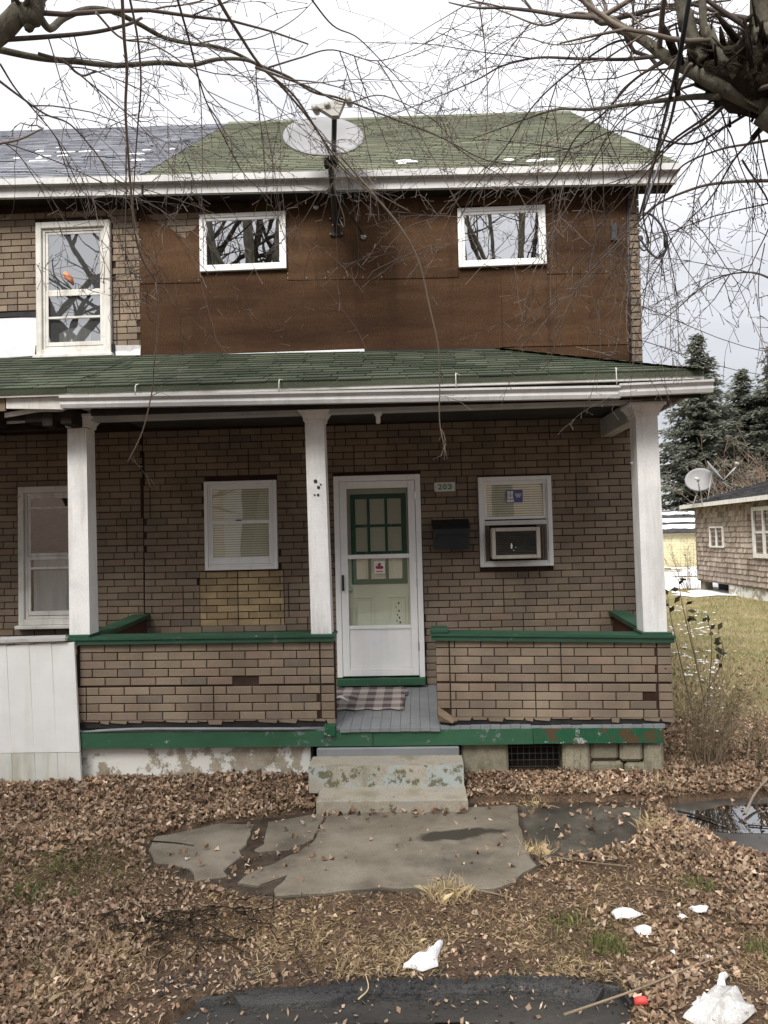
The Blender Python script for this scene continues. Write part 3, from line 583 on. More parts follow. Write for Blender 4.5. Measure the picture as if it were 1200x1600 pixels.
def tabs(b, P, s0, s1, rows, xl, xr, tw, t=.008, seed=1, rag=.004, miss=.004):
    r = random.Random(seed)
    for k in range(rows):
        a0 = s0+(s1-s0)*k/rows; a1 = s0+(s1-s0)*(k+1.12)/rows
        x = xl(a0) - r.random()*tw; xe = xr(a0)
        while x < xe:
            x0, x1 = max(x, xl(a0))+.004, min(x+tw, xe)-.004; x += tw
            if x1-x0 < .03 or r.random() < miss: continue
            j = r.uniform(-rag, rag); p = [Vector(P(x0, a0+j/3)), Vector(P(x1, a0+j/3)), Vector(P(x1, a1)), Vector(P(x0, a1))]
            n = (p[1]-p[0]).cross(p[3]-p[0]).normalized(); d = t*(1+.5*r.random())
            vs = [p[0]-n*.002, p[1]-n*.002, p[1]+n*d, p[0]+n*d, p[2]+n*.001, p[3]+n*.001]
            b.add(vs, [[0, 1, 2, 3], [3, 2, 4, 5], [0, 3, 5], [1, 4, 2]])
def PR(x, s): return (x, RY0-.015 + (RY1-RY0+.015)*s, (ZE(x)-.015)*(1-s) + ZR(x)*s)
sb = MB(); tabs(sb, PR, 0, .985, 42, lambda s: XB+(XBR-XB)*s, lambda s: XE+(XER-XE)*s, .305, .006, seed=2); sb.build('shingles', 'roof_moss', roof, kind='stuff')
sb = MB(); tabs(sb, PR, 0, .985, 42, lambda s: -7.6, lambda s: XB+(XBR-XB)*s-.006, .305, .006, seed=3, miss=.015); sb.build('shingles', 'roof_blue', roof2, kind='stuff')
part('ridge_cap', 'roof_moss', roof, lambda b: b.hexa([(XBR, RY1-.12, ZR(XBR)-.08), (XER, RY1-.12, ZR(XER)-.08), (XER, RY1+.12, ZR(XER)-.08), (XBR, RY1+.12, ZR(XBR)-.08), (XBR, RY1-.02, ZR(XBR)+.01), (XER, RY1-.02, ZR(XER)+.01), (XER, RY1+.02, ZR(XER)+.01), (XBR, RY1+.02, ZR(XBR)+.01)]))
part('rake_board', 'fascia_grey', house, lambda b: b.hexa([(2.69, RY0+.02, ZE(2.6)-.21), (2.72, RY0+.02, ZE(2.6)-.21), (2.59, RY1, ZR(2.6)-.25), (2.56, RY1, ZR(2.6)-.25), (2.69, RY0+.02, ZE(2.6)-.072), (2.72, RY0+.02, ZE(2.6)-.072), (2.59, RY1, ZR(2.6)-.092), (2.56, RY1, ZR(2.6)-.092)]))
# boxed eave: upper lip and deeper board below
def eave(p, xa, xb):
    f = lambda x, d: ZE(x)-d
    part('gutter', 'gutter_white', p, lambda b: b.slant(xa, xb, f(xa, .085), f(xa, .018), f(xb, .085), f(xb, .018), RY0-.03, RY0+.1))
    part('fascia', 'gutter_white', p, lambda b: b.slant(xa, xb-.02, f(xa, .192), f(xa, .0855), f(xb, .192), f(xb, .0855), RY0+.03, RY0+.075))
    part('soffit', 'dark_wood_or_shade', p, lambda b: b.slant(xa, xb-.03, f(xa, .18), f(xa, .16), f(xb, .18), f(xb, .16), RY0+.076, WY-.001))
eave(house, XB, 2.745); eave(other, -9, XB-.004)
def snow_strip(name, x0, x1, s0, s1, n, seed, label):
    r = random.Random(seed); o = thing(name, label, 'snow patch', PR((x0+x1)/2, (s0+s1)/2)); b = MB()
    for i in range(n):
        x = r.uniform(x0, x1); s = r.uniform(s0, s1); l = r.uniform(.02, .11); q = r.uniform(.003, .011); m = 8
        top = [PR(x+l*math.cos(a)*(1+.3*r.uniform(-1, 1)), s+q*math.sin(a)*(1+.4*r.uniform(-1, 1))) for a in [2*math.pi*k/m for k in range(m)]]
        vs = [(p[0], p[1], p[2]+.01) for p in top] + [(p[0]*.8+.2*x, p[1], p[2]+.02) for p in top]
        b.add(vs, [[k, (k+1) % m, m+(k+1) % m, m+k] for k in range(m)] + [[m+k for k in range(m)]], True)
    b.build('snow_crust', 'snow', o); return o
snow_strip('roof_snow', -4.5, -2.95, .2, .42, 13, 1, 'broken white snow streak low on the dark blue grey roof')
snow_strip('roof_snow', -5.2, -4.6, .1, .5, 5, 2, 'few small snow flecks at the far left of the dark roof')
snow_strip('roof_snow', .95, 1.5, .05, .10, 4, 3, 'thin snow streaks on the green roof right of centre above the eave')
snow_strip('roof_snow', -.15, .25, .06, .12, 4, 4, 'thin snow streak on the green roof just right of the dish')

# ------------------------------------------------------------------ porch roof
EY = 6.04
def zw(x): return 4.075 - .018*x            # roof line on the wall
def ze(x): return 3.415 - .006*x
XHE, XHW = 2.35, .92
def PP(x, s): return (x, EY + (WY-.03-EY)*s, ze(x)*(1-s) + zw(x)*s)
def proof(b, xa, xb, xbw):
    q = [PP(xa, 0), PP(xb, 0), PP(xbw, 1), PP(xa, 1)]
    b.hexa([(x, y, z-.045) for x, y, z in q] + [(x, y, z-.004) for x, y, z in q])
proof_o = part('porch_roof', 'roof_green', house, lambda b: proof(b, -2.9, XHE, XHW))
proof_n = part('porch_roof', 'roof_green', other, lambda b: proof(b, -8, -2.904, -2.904))
part('hip', 'roof_green', proof_o, lambda b: b.hexa([PP(XHE, 0), (XHE+.002, WY-.03, ze(XHE)), PP(XHW, 1), (XHE, EY+.01, ze(XHE)+.003), (XHE, EY, ze(XHE)-.04), (XHE+.002, WY-.03, ze(XHE)-.04), (XHW, WY-.03, zw(XHW)-.045), (XHE, EY+.01, ze(XHE)-.03)]))
ROWS = 13; sh_cache = {}
def porch_tabs(parent, xl, xr, seed, limit):
    r = random.Random(seed); rest = MB(); n = 0; tw = .29
    for k in range(ROWS):
        a0 = k/ROWS; a1 = (k+1.12)/ROWS; x = xl - r.random()*tw; xe = xr(a0)
        while x < xe:
            x0, x1 = max(x, xl)+.0045, min(x+tw, xe)-.0045; x += tw
            if x1-x0 < .04: continue
            p = [Vector(PP(x0, a0)), Vector(PP(x1, a0)), Vector(PP(x1, min(a1, 1))), Vector(PP(x0, min(a1, 1)))]
            ex = (p[1]-p[0]).normalized(); nn = ex.cross(p[3]-p[0]).normalized(); es = nn.cross(ex)
            wv = round((x1-x0)/.01)*.01; L_ = round((p[3]-p[0]).length/.01)*.01; key = (wv, L_); t = .011
            if key not in sh_cache:
                vs = [(0, 0, -.002), (wv, 0, -.002), (wv, 0, t), (0, 0, t), (wv, L_, .001), (0, L_, .001)]; fs = [[0, 1, 2, 3], [3, 2, 4, 5], [0, 3, 5], [1, 4, 2]]
                me = bpy.data.meshes.new('shingle'); me.from_pydata(vs, [], fs); me.materials.append(MATS['roof_green']); me.update(); sh_cache[key] = (me, vs, fs)
            me, vs, fs = sh_cache[key]
            base = p[0] + es*r.uniform(-.007, .004) + nn*r.uniform(0, .003)
            M = Matrix((ex, es, nn)).transposed()
            ang = r.gauss(0, .006)
            M = M @ Matrix.Rotation(ang, 3, 'Z')
            if n < limit:
                o = link('shingle', me, parent, base); o.rotation_euler = M.to_euler(); n += 1
            else: rest.add([base + M @ Vector(v) for v in vs], fs)
    if rest.v: rest.build('shingles', 'roof_green', parent, kind='stuff')
porch_tabs(proof_o, -2.9, lambda s: XHE+(XHW-XHE)*s, 21, 300)
porch_tabs(proof_n, -6.4, lambda s: -2.904, 22, 120)
hb = MB()
for k in range(14):
    s0, s1 = k/14, (k+1.2)/14; a = Vector(PP(XHE+(XHW-XHE)*s0, s0)); c = Vector(PP(XHE+(XHW-XHE)*min(1, s1), min(1, s1)))
    d = Vector((.10, .06, -.01)); e = Vector((-.06, -.10, -.01))
    hb.add([a+(0, 0, 0.012) if False else a+Vector((0, 0, .014)), c+Vector((0, 0, .006)), c+d, a+d+Vector((0, 0, .006)), c+e, a+e+Vector((0, 0, .006))], [[0, 1, 2, 3][::-1], [0, 1, 4, 5]])
hb.build('hip_cap', 'roof_green', proof_o)
# drip edge, sagging gutters, frieze beam
part('drip_edge', 'drip_white', house, lambda b: b.slant(-2.72, XHE, 3.355, 3.418, 3.335, 3.392, EY+.01, EY+.045))
part('drip_edge', 'drip_white', other, lambda b: b.slant(-8, -2.724, 3.375, 3.425, 3.37, 3.42, EY+.01, EY+.045))
part('fascia', 'dark_wood_or_shade', house, lambda b: b.slant(-2.72, XHE-.01, 3.2, 3.353, 3.19, 3.333, EY+.05, EY+.075))  # dark tone stands in for the shadow gap between drip edge and gutter
KP = [(0, 0), (-.055, 0), (-.066, .03), (-.06, .055), (-.088, .08), (-.088, .098), (-.08, .098), (-.08, .083), (0, .083)]
part('gutter', 'gutter_white', house, lambda b: b.sweep(KP, (-2.95, EY+.045, 3.262), (1.675, EY+.045, 3.195)), label='long white sagging gutter')
part('gutter', 'gutter_white', house, lambda b: b.sweep(KP, (1.66, EY+.038, 3.208), (2.41, EY+.038, 3.218)), label='short white gutter end piece running past the corner')
for x in (-2.3, -1.1, .35, 1.64):
    zz = 3.262-.0145*(x+2.95)+.1
    part('gutter_hook', 'drip_white', house, lambda b: b.tube(smooth_path([(x+.05, EY+.06, 3.43), (x+.01, EY+.0, 3.44), (x, EY-.04, 3.42), (x, EY-.046, zz)], 3), .005, 5))
part('beam', 'gutter_white', house, lambda b: b.slant(-2.91, 1.97, 3.218, 3.36, 3.222, 3.335, 6.43, 6.56))
part('side_beam', 'fascia_grey', house, lambda b: b.box(1.93, 2.05, 6.562, WY-.02, 3.1, 3.29, .006))
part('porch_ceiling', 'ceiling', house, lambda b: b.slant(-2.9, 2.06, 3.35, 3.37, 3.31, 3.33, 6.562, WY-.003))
part('soffit', 'fascia_grey', house, lambda b: b.slant(-2.9, 2.34, 3.30, 3.315, 3.27, 3.285, EY+.08, 6.428))
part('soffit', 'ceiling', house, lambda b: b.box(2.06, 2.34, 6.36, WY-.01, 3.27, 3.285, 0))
part('side_fascia', 'fascia_grey', house, lambda b: b.box(2.342, 2.365, EY+.05, WY+.02, 3.25, 3.375, .003))
part('side_gutter', 'gutter_white', house, lambda b: b.box(2.05, 2.09, 6.5, WY, 3.285, 3.3, .003))
# the rotted eave of the other half
part('fascia', 'old_white', other, lambda b: b.slant(-3.45, -2.95, 3.285, 3.37, 3.262, 3.37, EY+.05, EY+.075))
part('fascia', 'raw_wood', other, lambda b: b.slant(-8, -3.46, 3.25, 3.372, 3.265, 3.372, EY+.05, EY+.08), label='bare weathered fascia board')
r_ = random.Random(4)
rb = MB(); x = -5
while x < -2.93:
    l = r_.uniform(.06, .25); rb.box(x, min(x+l, -2.92), EY+.09+r_.uniform(0, .1), EY+.13+r_.uniform(.1, .2), 3.13+r_.uniform(0, .1), 3.28, .004); x += l
rb.build('rotten_board', 'dark_wood_or_shade', other)
part('beam', 'dark_wood_or_shade', other, lambda b: b.slant(-8, -2.9, 3.14, 3.34, 3.15, 3.35, 6.4, 6.5))
part('broken_trim', 'old_white', other, lambda b: (b.sheet([(-5, 3.18), (-4, 3.17), (-3.6, 3.19), (-3.35, 3.20), (-3.36, 3.215), (-3.6, 3.215), (-3.9, 3.2), (-5, 3.21)], 6.3, 6.32), b.sheet([(-3.5, 3.22), (-3.2, 3.26), (-3.0, 3.255), (-2.95, 3.28), (-3.3, 3.285), (-3.5, 3.26)], 6.15, 6.17)))
part('porch_ceiling', 'dark_wood_or_shade', other, lambda b: b.box(-8, -2.905, 6.5, WY-.003, 3.35, 3.37, 0))

# posts
def post(x, hw, zt, zb, lean):
    f = lambda t: x + lean*t
    def col_(b):
        ws = hw
        b.hexa([(f(1)-ws, 6.4, zb), (f(1)+ws, 6.4, zb), (f(1)+ws, 6.4+2*hw*.98, zb), (f(1)-ws, 6.4+2*hw*.98, zb), (x-ws*.93, 6.405, zt), (x+ws*.93, 6.405, zt), (x+ws*.93, 6.4+2*hw*.95, zt), (x-ws*.93, 6.4+2*hw*.95, zt)])
    p = part('post', 'white_paint', house, col_)
    def cap(b):
        pr = [(1.0, -.10), (1.06, -.095), (1.08, -.07), (1.2, -.05), (1.38, -.02), (1.52, -.012), (1.55, 0), (1.55, .012)]
        cy = 6.4+hw; n = len(pr); vs = []
        for k, z in pr: vs += [(x-hw*k, cy-hw*k, zt+z), (x+hw*k, cy-hw*k, zt+z), (x+hw*k, cy+hw*k, zt+z), (x-hw*k, cy+hw*k, zt+z)]
        b.add(vs, [[i*4+j, i*4+(j+1) % 4, (i+1)*4+(j+1) % 4, (i+1)*4+j] for i in range(n-1) for j in range(4)] + [[0, 3, 2, 1], [n*4-4, n*4-3, n*4-2, n*4-1]])
    part('capital', 'white_paint', p, cap); return p
post(-2.99, .0915, 3.255, 1.27, .012); pm = post(-.872, .0885, 3.243, 1.27, .025); post(1.993, .099, 3.2, 1.225, .006)
def rust(b):
    for dx, z, s in ((.0, 2.62, .016), (.025, 2.565, .014), (.02, 2.5, .011), (-.01, 2.5, .008), (.045, 2.59, .008)):
        b.tube([(-.87+dx, 6.395, z), (-.87+dx, 6.403, z)], s, 7)
part('bolt_hole', 'dark_metal', pm, rust)
part('lamp_holder', 'vinyl', house, lambda b: (b.tube([(-.315, 6.49, 3.225), (-.315, 6.49, 3.2), (-.315, 6.49, 3.18), (-.315, 6.49, 3.13), (-.315, 6.49, 3.12)], [.035, .035, .02, .02, .012], 12)))
part('insulator', 'vinyl', house, lambda b: b.tube([(1.885, 6.55, 2.712), (1.925, 6.55, 2.716), (1.94, 6.55, 2.716)], [.012, .016, .012], 8))

# ------------------------------------------------------------------ parapet walls of the porch
PY = 6.385
def parapet(xa, xb, ztop, zbot, tilt, seed, missing, corner_l, corner_r):
    hw = part('half_wall', 'joint', house, lambda b: b.slant(xa+.004, xb-.004, zbot+.01, ztop-.01, zbot+.01+tilt*(xb-xa), ztop-.01+tilt*(xb-xa), PY+.001, PY+.15))
    rects = []; lo, hi = xa+(.118 if corner_l else 0), xb-(.125 if corner_r else 0)
    top5 = lay(lo, hi, ztop-5*CH, ztop, [], 11, 99, seed=seed)
    low4 = lay(lo, hi, ztop-9*CH-.012, ztop-5*CH-.012+.001, [], 5, 99, seed=seed+1)
    rects = top5 + low4
    for k in range(9):
        z = ztop-(k+.5)*CH-(.012 if k > 4 else 0)
        if corner_l: rects.append((xa+.057, z, .108))
        if corner_r: rects.append((xb-.06, z, .113))
    sk = [i for i, (x, z, w) in enumerate(rects) for (mx_, mz) in missing if abs(x-mx_) < .06 and abs(z-mz) < .035]
    place(rects, PY, hw, 'brick', lambda *a: True, tilt, xa, sk)
    r = random.Random(seed)
    def bottom(b):        # torn edge of the panel below the last course
        x = xa
        while x < xb-.05:
            l = r.uniform(.05, .2); h = r.uniform(.01, .045); zz = ztop-9*CH-.012+tilt*(x-xa)
            b.sheet([(x, zz), (min(x+l, xb), zz), (min(x+l*.9, xb), zz-h), (x+l*.1, zz-h*r.uniform(.6, 1))], PY-.009, PY-.001); x += l
    part('torn_edge', 'brick', hw, bottom)
    part('torn_felt', 'tar_or_shade', hw, lambda b: b.slant(xa+.02, xb-.02, zbot-.03, zbot+.02, zbot-.03+tilt*(xb-xa), zbot+.02+tilt*(xb-xa), PY+.004, PY+.1))
    return hw
pl = parapet(-3.0, -.738, 1.243, .545, -.006, 31, [(-2.87, .6), (-1.5, .93)], False, True)
pr_ = parapet(.135, 2.118, 1.232, .545, -.018, 41, [(1.86, .93), (1.94, .78), (.2, .58)], True, True)
def capb(p, xa, xb, za, zb, m='green_paint'):
    part('coping', m, p, lambda b: (b.slant(xa, xb, za-.062, za-.022, zb-.062, zb-.022, PY-.045, PY+.2), b.slant(xa-.008, xb+.008, za-.021, za, zb-.021, zb, PY-.058, PY+.21)))
capb(pl, -3.045, -.735, 1.307, 1.296); capb(pr_, .10, 2.135, 1.290, 1.232)
part('coping_block', 'green_paint', pr_, lambda b: b.box(.10, .245, PY-.05, PY+.19, 1.291, 1.325, .004))
part('post_foot', 'green_paint', pr_, lambda b: b.slant(1.87, 2.12, 1.239, 1.262, 1.233, 1.257, PY-.035, PY+.2))
part('post_foot', 'green_paint', pl, lambda b: b.slant(-3.08, -2.87, 1.308, 1.33, 1.307, 1.329, PY-.035, PY+.2))
sl = part('side_wall', 'brown_wood', house, lambda b: b.box(-2.985, -2.875, PY+.22, WY-.014, .57, 1.30, .003), label='low dark brown dividing wall at the left')
part('coping', 'green_paint', sl, lambda b: b.hexa([(-3.02, PY+.21, 1.27), (-2.84, PY+.21, 1.27), (-2.84, WY-.014, 1.33), (-3.02, WY-.014, 1.33), (-3.02, PY+.21, 1.305), (-2.84, PY+.21, 1.305), (-2.84, WY-.014, 1.37), (-3.02, WY-.014, 1.37)]))
sr = part('side_wall', 'brown_wood', house, lambda b: b.box(1.985, 2.1, PY+.22, WY-.014, .56, 1.24, .003), label='low dark brown end wall at the right')
part('coping', 'green_paint', sr, lambda b: b.hexa([(1.95, PY+.21, 1.215), (2.13, PY+.21, 1.215), (2.13, WY-.014, 1.27), (1.95, WY-.014, 1.27), (1.95, PY+.21, 1.255), (2.13, PY+.21, 1.255), (2.13, WY-.014, 1.31), (1.95, WY-.014, 1.31)]))
# floor boards, rim boards, foundation
def fz(y): return .497 + (y-6.3)/(WY-6.3)*.085
floor = part('porch_floor', 'dark_wood_or_shade', house, lambda b: b.hexa([(-3, 6.37, .44), (2.05, 6.37, .44), (2.05, WY-.002, .5), (-3, WY-.002, .5), (-3, 6.37, fz(6.37)-.03), (2.05, 6.37, fz(6.37)-.03), (2.05, WY-.002, fz(WY)-.03), (-3, WY-.002, fz(WY)-.03)]))
r_ = random.Random(12); x = -2.99
while x < 2.03:
    wd = .085; a = x+.0015; c = min(x+wd, 2.04)-.0015; y0 = (6.325 if -.78 < x < .12 else 6.362) + r_.uniform(-.008, .006); dz = r_.uniform(-.003, .002); sg = -.012 if x > .9 else (-.006 if x < -2 else 0)
    MB().hexa([(a, y0, fz(y0)-.028+dz+sg), (c, y0, fz(y0)-.028+dz+sg), (c, WY-.003, fz(WY)-.028+dz), (a, WY-.003, fz(WY)-.028+dz), (a, y0, fz(y0)+dz+sg), (c, y0, fz(y0)+dz+sg), (c, WY-.003, fz(WY)+dz), (a, WY-.003, fz(WY)+dz)]).build('floor_board', 'floor_grey', floor)
    x += wd
part('rim_board', 'green_peeling', house, lambda b: b.slant(-2.99, -.42, .352, .484, .346, .475, 6.345, 6.375))
part('rim_board', 'green_peeling', house, lambda b: b.slant(-.415, .93, .346, .475, .346, .474, 6.342, 6.375), label='flaking middle length of the porch rim')
part('rim_board', 'green_rotten', house, lambda b: b.slant(.935, 2.02, .347, .474, .342, .462, 6.347, 6.375), label='rotten bare wood end of the porch rim')
part('trim_strip', 'floor_grey', house, lambda b: b.tube(smooth_path([(-2.95, 6.35, .495), (-2.5, 6.338, .515), (-2.0, 6.345, .51), (-1.4, 6.34, .503), (-.9, 6.35, .495)], 3), [.004]+[.014]*11+[.006], 6), label='bent grey strip along the board ends')
part('post_stub', 'green_rotten', house, lambda b: b.box(-.835, -.735, 6.31, 6.39, .44, .53, .004))
found = part('foundation', 'foundation', house, lambda b: b.box(-2.985, -.965, 6.42, 6.6, -.2, .36, .006))
part('foundation_block', 'stone', found, lambda b: b.box(.33, .73, 6.41, 6.6, -.2, .35, .02))
for x0, x1, z0, z1, dy in ((1.19, 1.42, .05, .345, 0), (1.43, 1.7, -.05, .17, .01), (1.43, 1.66, .18, .345, .0), (1.67, 1.86, .17, .34, -.01), (1.71, 1.9, -.1, .16, .005), (1.87, 2.03, -.1, .34, -.02)):
    b = MB(); b.box(x0, x1, 6.41+dy, 6.62, z0, z1, .025); b.build('foundation_stone', 'stone', found)
part('mortar', 'joint', found, lambda b: b.box(1.2, 2.0, 6.45, 6.6, -.1, .33, 0))
vent = part('vent', 'dark_wood_or_shade', house, lambda b: b.box(.735, 1.185, 6.56, 6.6, -.1, .35, 0))
vg = MB()
for i in range(9): vg.tube([(.76+i*.05, 6.43, .05), (.76+i*.05, 6.43, .35)], .003, 4)
for i in range(5): vg.tube([(.735, 6.427, .08+i*.055), (1.185, 6.427, .08+i*.055)], .003, 4)
vg.build('wire_grid', 'dark_metal', vent)
part('broken_panel', 'raw_wood', pr_, lambda b: b.hexa([(.14, 6.36, .60), (.26, 6.33, .53), (.30, 6.38, .53), (.15, 6.39, .53), (.14, 6.366, .66), (.27, 6.336, .55), (.31, 6.384, .545), (.15, 6.396, .66)]), label='bent torn corner of the brick panel')

# ------------------------------------------------------------------ windows and door
def frame4(b, x0, x1, z0, z1, w, y0, y1, c=.004, wb=None, wt=None):
    wb = wb or w; wt = wt or w
    b.box(x0, x0+w, y0, y1, z0, z1, c); b.box(x1-w, x1, y0, y1, z0, z1, c)
    b.box(x0+w+.0004, x1-w-.0004, y0+.0006, y1, z0, z0+wb, c); b.box(x0+w+.0004, x1-w-.0004, y0+.0006, y1, z1-wt, z1, c)
def pane(p, x0, x1, z0, z1, y, m): return MB().add([(x0, y, z0), (x1, y, z0), (x1, y, z1), (x0, y, z1)], [[0, 1, 2, 3]]).build('pane', m, p)
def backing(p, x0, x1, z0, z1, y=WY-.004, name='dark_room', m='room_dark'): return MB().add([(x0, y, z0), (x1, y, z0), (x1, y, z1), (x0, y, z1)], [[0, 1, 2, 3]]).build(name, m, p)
def slats(p, x0, x1, z0, z1, y, n):
    b = MB(); h = (z1-z0)/n
    for i in range(n):
        z = z0+h*i; s = .002*math.sin(i*.9)
        b.add([(x0, y-.004, z+.001), (x1, y-.004, z+.001+s*.3), (x1, y+.003, z+h*.88), (x0, y+.003, z+h*.88)], [[0, 1, 2, 3]])
    for x in (x0+(x1-x0)*.22, x0+(x1-x0)*.78): b.tube([(x, y-.010, z0), (x, y-.010, z1)], .0015, 3)
    return b.build('blind', 'blind', p)
def slider(x0, x1, z0, z1, dz, label):
    wd = part('window', 'vinyl', house, lambda b: frame4(b, x0, x1, z0, z1, .042, 7.69, 7.726, .004), label=label)
    part('sash', 'vinyl', wd, lambda b: frame4(b, x0+.043, x1-.043, z0+.043, z1-.043, .03, 7.702, 7.725, .003))
    pane(wd, x0+.07, x1-.07, z0+.07, z1-.07, 7.712, 'glass_bright'); backing(wd, x0+.05, x1-.05, z0+.05, z1-.05, 7.7255)
slider(-2.237, -1.308, 4.995, 5.615, 0, 'small white slider at the left of the panel'); slider(.513, 1.43, 4.93, 5.56, 0, 'small white slider at the right of the panel')
wd = part('window', 'vinyl', house, lambda b: (frame4(b, *LOWIN, .038, 7.70, 7.756, .004), frame4(b, LOWIN[0]+.039, LOWIN[1]-.039, LOWIN[2]+.039, LOWIN[3]-.039, .02, 7.712, 7.756, .003)), label='double hung window with closed cream blind')
part('sash', 'vinyl', wd, lambda b: frame4(b, -2.176, -1.524, 2.30, 2.693, .026, 7.723, 7.745, .003)); part('sash', 'vinyl', wd, lambda b: frame4(b, -2.176, -1.524, 1.876, 2.335, .03, 7.714, 7.722, .003, .075, .036))
pane(wd, -2.152, -1.55, 2.32, 2.67, 7.733, 'glass_clear'); pane(wd, -2.148, -1.552, 1.945, 2.305, 7.719, 'glass_clear')
slats(wd, -2.165, -1.535, 1.885, 2.685, 7.744, 32); backing(wd, -2.18, -1.52, 1.87, 2.7, 7.7535)
part('sash_lock', 'dark_metal', wd, lambda b: b.box(-1.9, -1.84, 7.70, 7.713, 2.33, 2.342, .002))
# window with the air conditioner
wa = part('window', 'vinyl', house, lambda b: (frame4(b, *ACW, .045, 7.695, 7.756, .004), frame4(b, ACW[0]+.046, ACW[1]-.046, ACW[2]+.046, ACW[3]-.046, .012, 7.71, 7.756, .002)), label='double hung window holding the air conditioner')
part('sash', 'vinyl', wa, lambda b: frame4(b, .707, 1.341, 2.275, 2.66, .025, 7.72, 7.742, .003, .03))
pane(wa, .73, 1.318, 2.30, 2.637, 7.729, 'glass_clear'); slats(wa, .72, 1.33, 2.285, 2.655, 7.742, 15); backing(wa, .7, 1.35, 1.83, 2.665, 7.7535)
part('sash_rail', 'old_white', wa, lambda b: b.box(.707, 1.341, 7.705, 7.74, 2.215, 2.262, .003))
stk = part('sticker', 'sticker_blue', wa, lambda b: b.box(.937, 1.107, 7.724, 7.727, 2.447, 2.577, 0), label='blue and white emblem sticker inside the upper pane')
def emblem(b):
    b.sheet([(.942, 2.452), (1.015, 2.452), (1.015, 2.478), (.942, 2.478)], 7.722, 7.7235)
    b.sheet([(.945, 2.562), (.958, 2.57), (.978, 2.562), (.998, 2.57), (1.012, 2.562), (1.004, 2.53), (1.01, 2.485), (.947, 2.485), (.953, 2.53)], 7.722, 7.7235)
part('emblem', 'paper_white', stk, emblem)
part('emblem_mark', 'sticker_blue', stk, lambda b: (b.box(.975, .982, 7.7205, 7.7215, 2.50, 2.55, 0), b.box(.963, .994, 7.7203, 7.7213, 2.515, 2.519, 0)))
part('print_line', 'paper_white', stk, lambda b: [b.box(1.025+o, 1.095-o, 7.722, 7.7235, z, z+.008, 0) for z, o in ((2.53, .0), (2.515, .008), (2.5, .014))])
# old sash windows of the other half
def old_window(x0, x1, z0, z1, rail, bars, lab, c):
    wd = part('window', 'old_white', other, lambda b: (frame4(b, x0, x1, z0, z1, .062, 7.70, 7.756, .005, .06, .068), frame4(b, x0+.063, x1-.063, z0+.062, z1-.07, .03, 7.725, 7.756, .003)), label=lab)
    part('sill', 'old_white', wd, lambda b: b.box(x0-.02, x1+.03, 7.655, 7.756, z0-.04, z0-.002, .006))
    part('sash', 'old_white', wd, lambda b: frame4(b, x0+.094, x1-.094, rail, z1-.10, .03, 7.735, 7.75, .003)); part('sash', 'old_white', wd, lambda b: frame4(b, x0+.094, x1-.094, z0+.098, rail-.002, .03, 7.728, 7.742, .003, .045, .04))
    for z in bars: part('storm_bar', 'old_white', wd, lambda b: b.box(x0+.122, x1-.122, 7.722, 7.7275, z-.012, z+.012, .002))
    pane(wd, x0+.118, x1-.118, z0+.13, rail-.03, 7.735, c); pane(wd, x0+.118, x1-.118, rail+.02, z1-.125, 7.741, c)
    backing(wd, x0+.1, x1-.1, z0+.08, z1-.1, 7.7545); return wd
w1 = old_window(-4.03, -3.215, 4.16, 5.61, 4.845, (4.567,), 'tall old window with flaking white casing, upstairs', 'glass_upper')
part('pane_lightener', 'dish_grey', w1, lambda b: b.add([(-3.93+i*.03, 7.7515+.002*math.sin(i*1.7), z) for z in (4.26, 5.5) for i in range(22)], [[i, i+1, i+23, i+22] for i in range(21)], True))  # grey sheet added behind the glass to lighten its dark reflections
part('curtain', 'curtain', w1, lambda b: b.add([(-3.80, 7.7485, 4.28), (-3.45, 7.7485, 4.28), (-3.45, 7.7485, 4.42), (-3.55, 7.7485, 4.47), (-3.7, 7.7485, 4.45), (-3.80, 7.7485, 4.40)], [[0, 1, 2, 3, 4, 5]]))
def bird(b):
    b.tube([(-3.73, 7.733, 5.06), (-3.70, 7.733, 5.02), (-3.665, 7.733, 4.98), (-3.64, 7.733, 4.93)], [.02, .036, .03, .012], 8)
part('bird_ornament', 'cardinal', w1, bird, label='small orange and white bird shape on the upper pane')
w2 = old_window(-4.245, -3.44, 1.28, 2.752, 2.01, (1.88, 2.52), 'tall old window behind the left porch post', 'glass_old')
part('curtain', 'curtain', w2, lambda b: b.add([(-4.1+i*.028, 7.748+.004*math.sin(i*1.3), z) for z in (1.40, 2.0) for i in range(21)], [[i, i+1, i+22, i+21] for i in range(20)], True))
# door
dr = part('door_frame', 'vinyl', house, lambda b: (b.box(-.857, -.80, 7.668, 7.756, .68, 2.768, .004), b.box(-.008, .048, 7.668, 7.756, .672, 2.768, .004), b.box(-.7995, -.0085, 7.669, 7.756, 2.708, 2.768, .004)))
part('threshold', 'green_peeling', house, lambda b: b.box(-.855, .05, 7.62, 7.756, .60, .672, .004))
sd_ = part('storm_door', 'vinyl', house, lambda b: (frame4(b, -.797, -.012, .69, 2.705, .073, 7.675, 7.705, .004, .08, .073), b.box(-.7235, -.0855, 7.676, 7.704, 1.9, 1.945, .004), b.box(-.7235, -.0855, 7.676, 7.704, 1.172, 1.21, .004)))
part('kick_panel', 'vinyl', sd_, lambda b: (b.box(-.722, -.087, 7.69, 7.70, .772, 1.171, 0), frame4(b, -.715, -.095, .78, 1.165, .012, 7.686, 7.692, .003)))
part('pane', 'screen_mesh', sd_, lambda b: b.add([(-.722, 7.692, 1.946), (-.087, 7.692, 1.946), (-.087, 7.692, 2.63), (-.722, 7.692, 2.63)], [[0, 1, 2, 3]]), label='upper insect screen')
pane(sd_, -.722, -.087, 1.212, 1.898, 7.692, 'glass_clear')
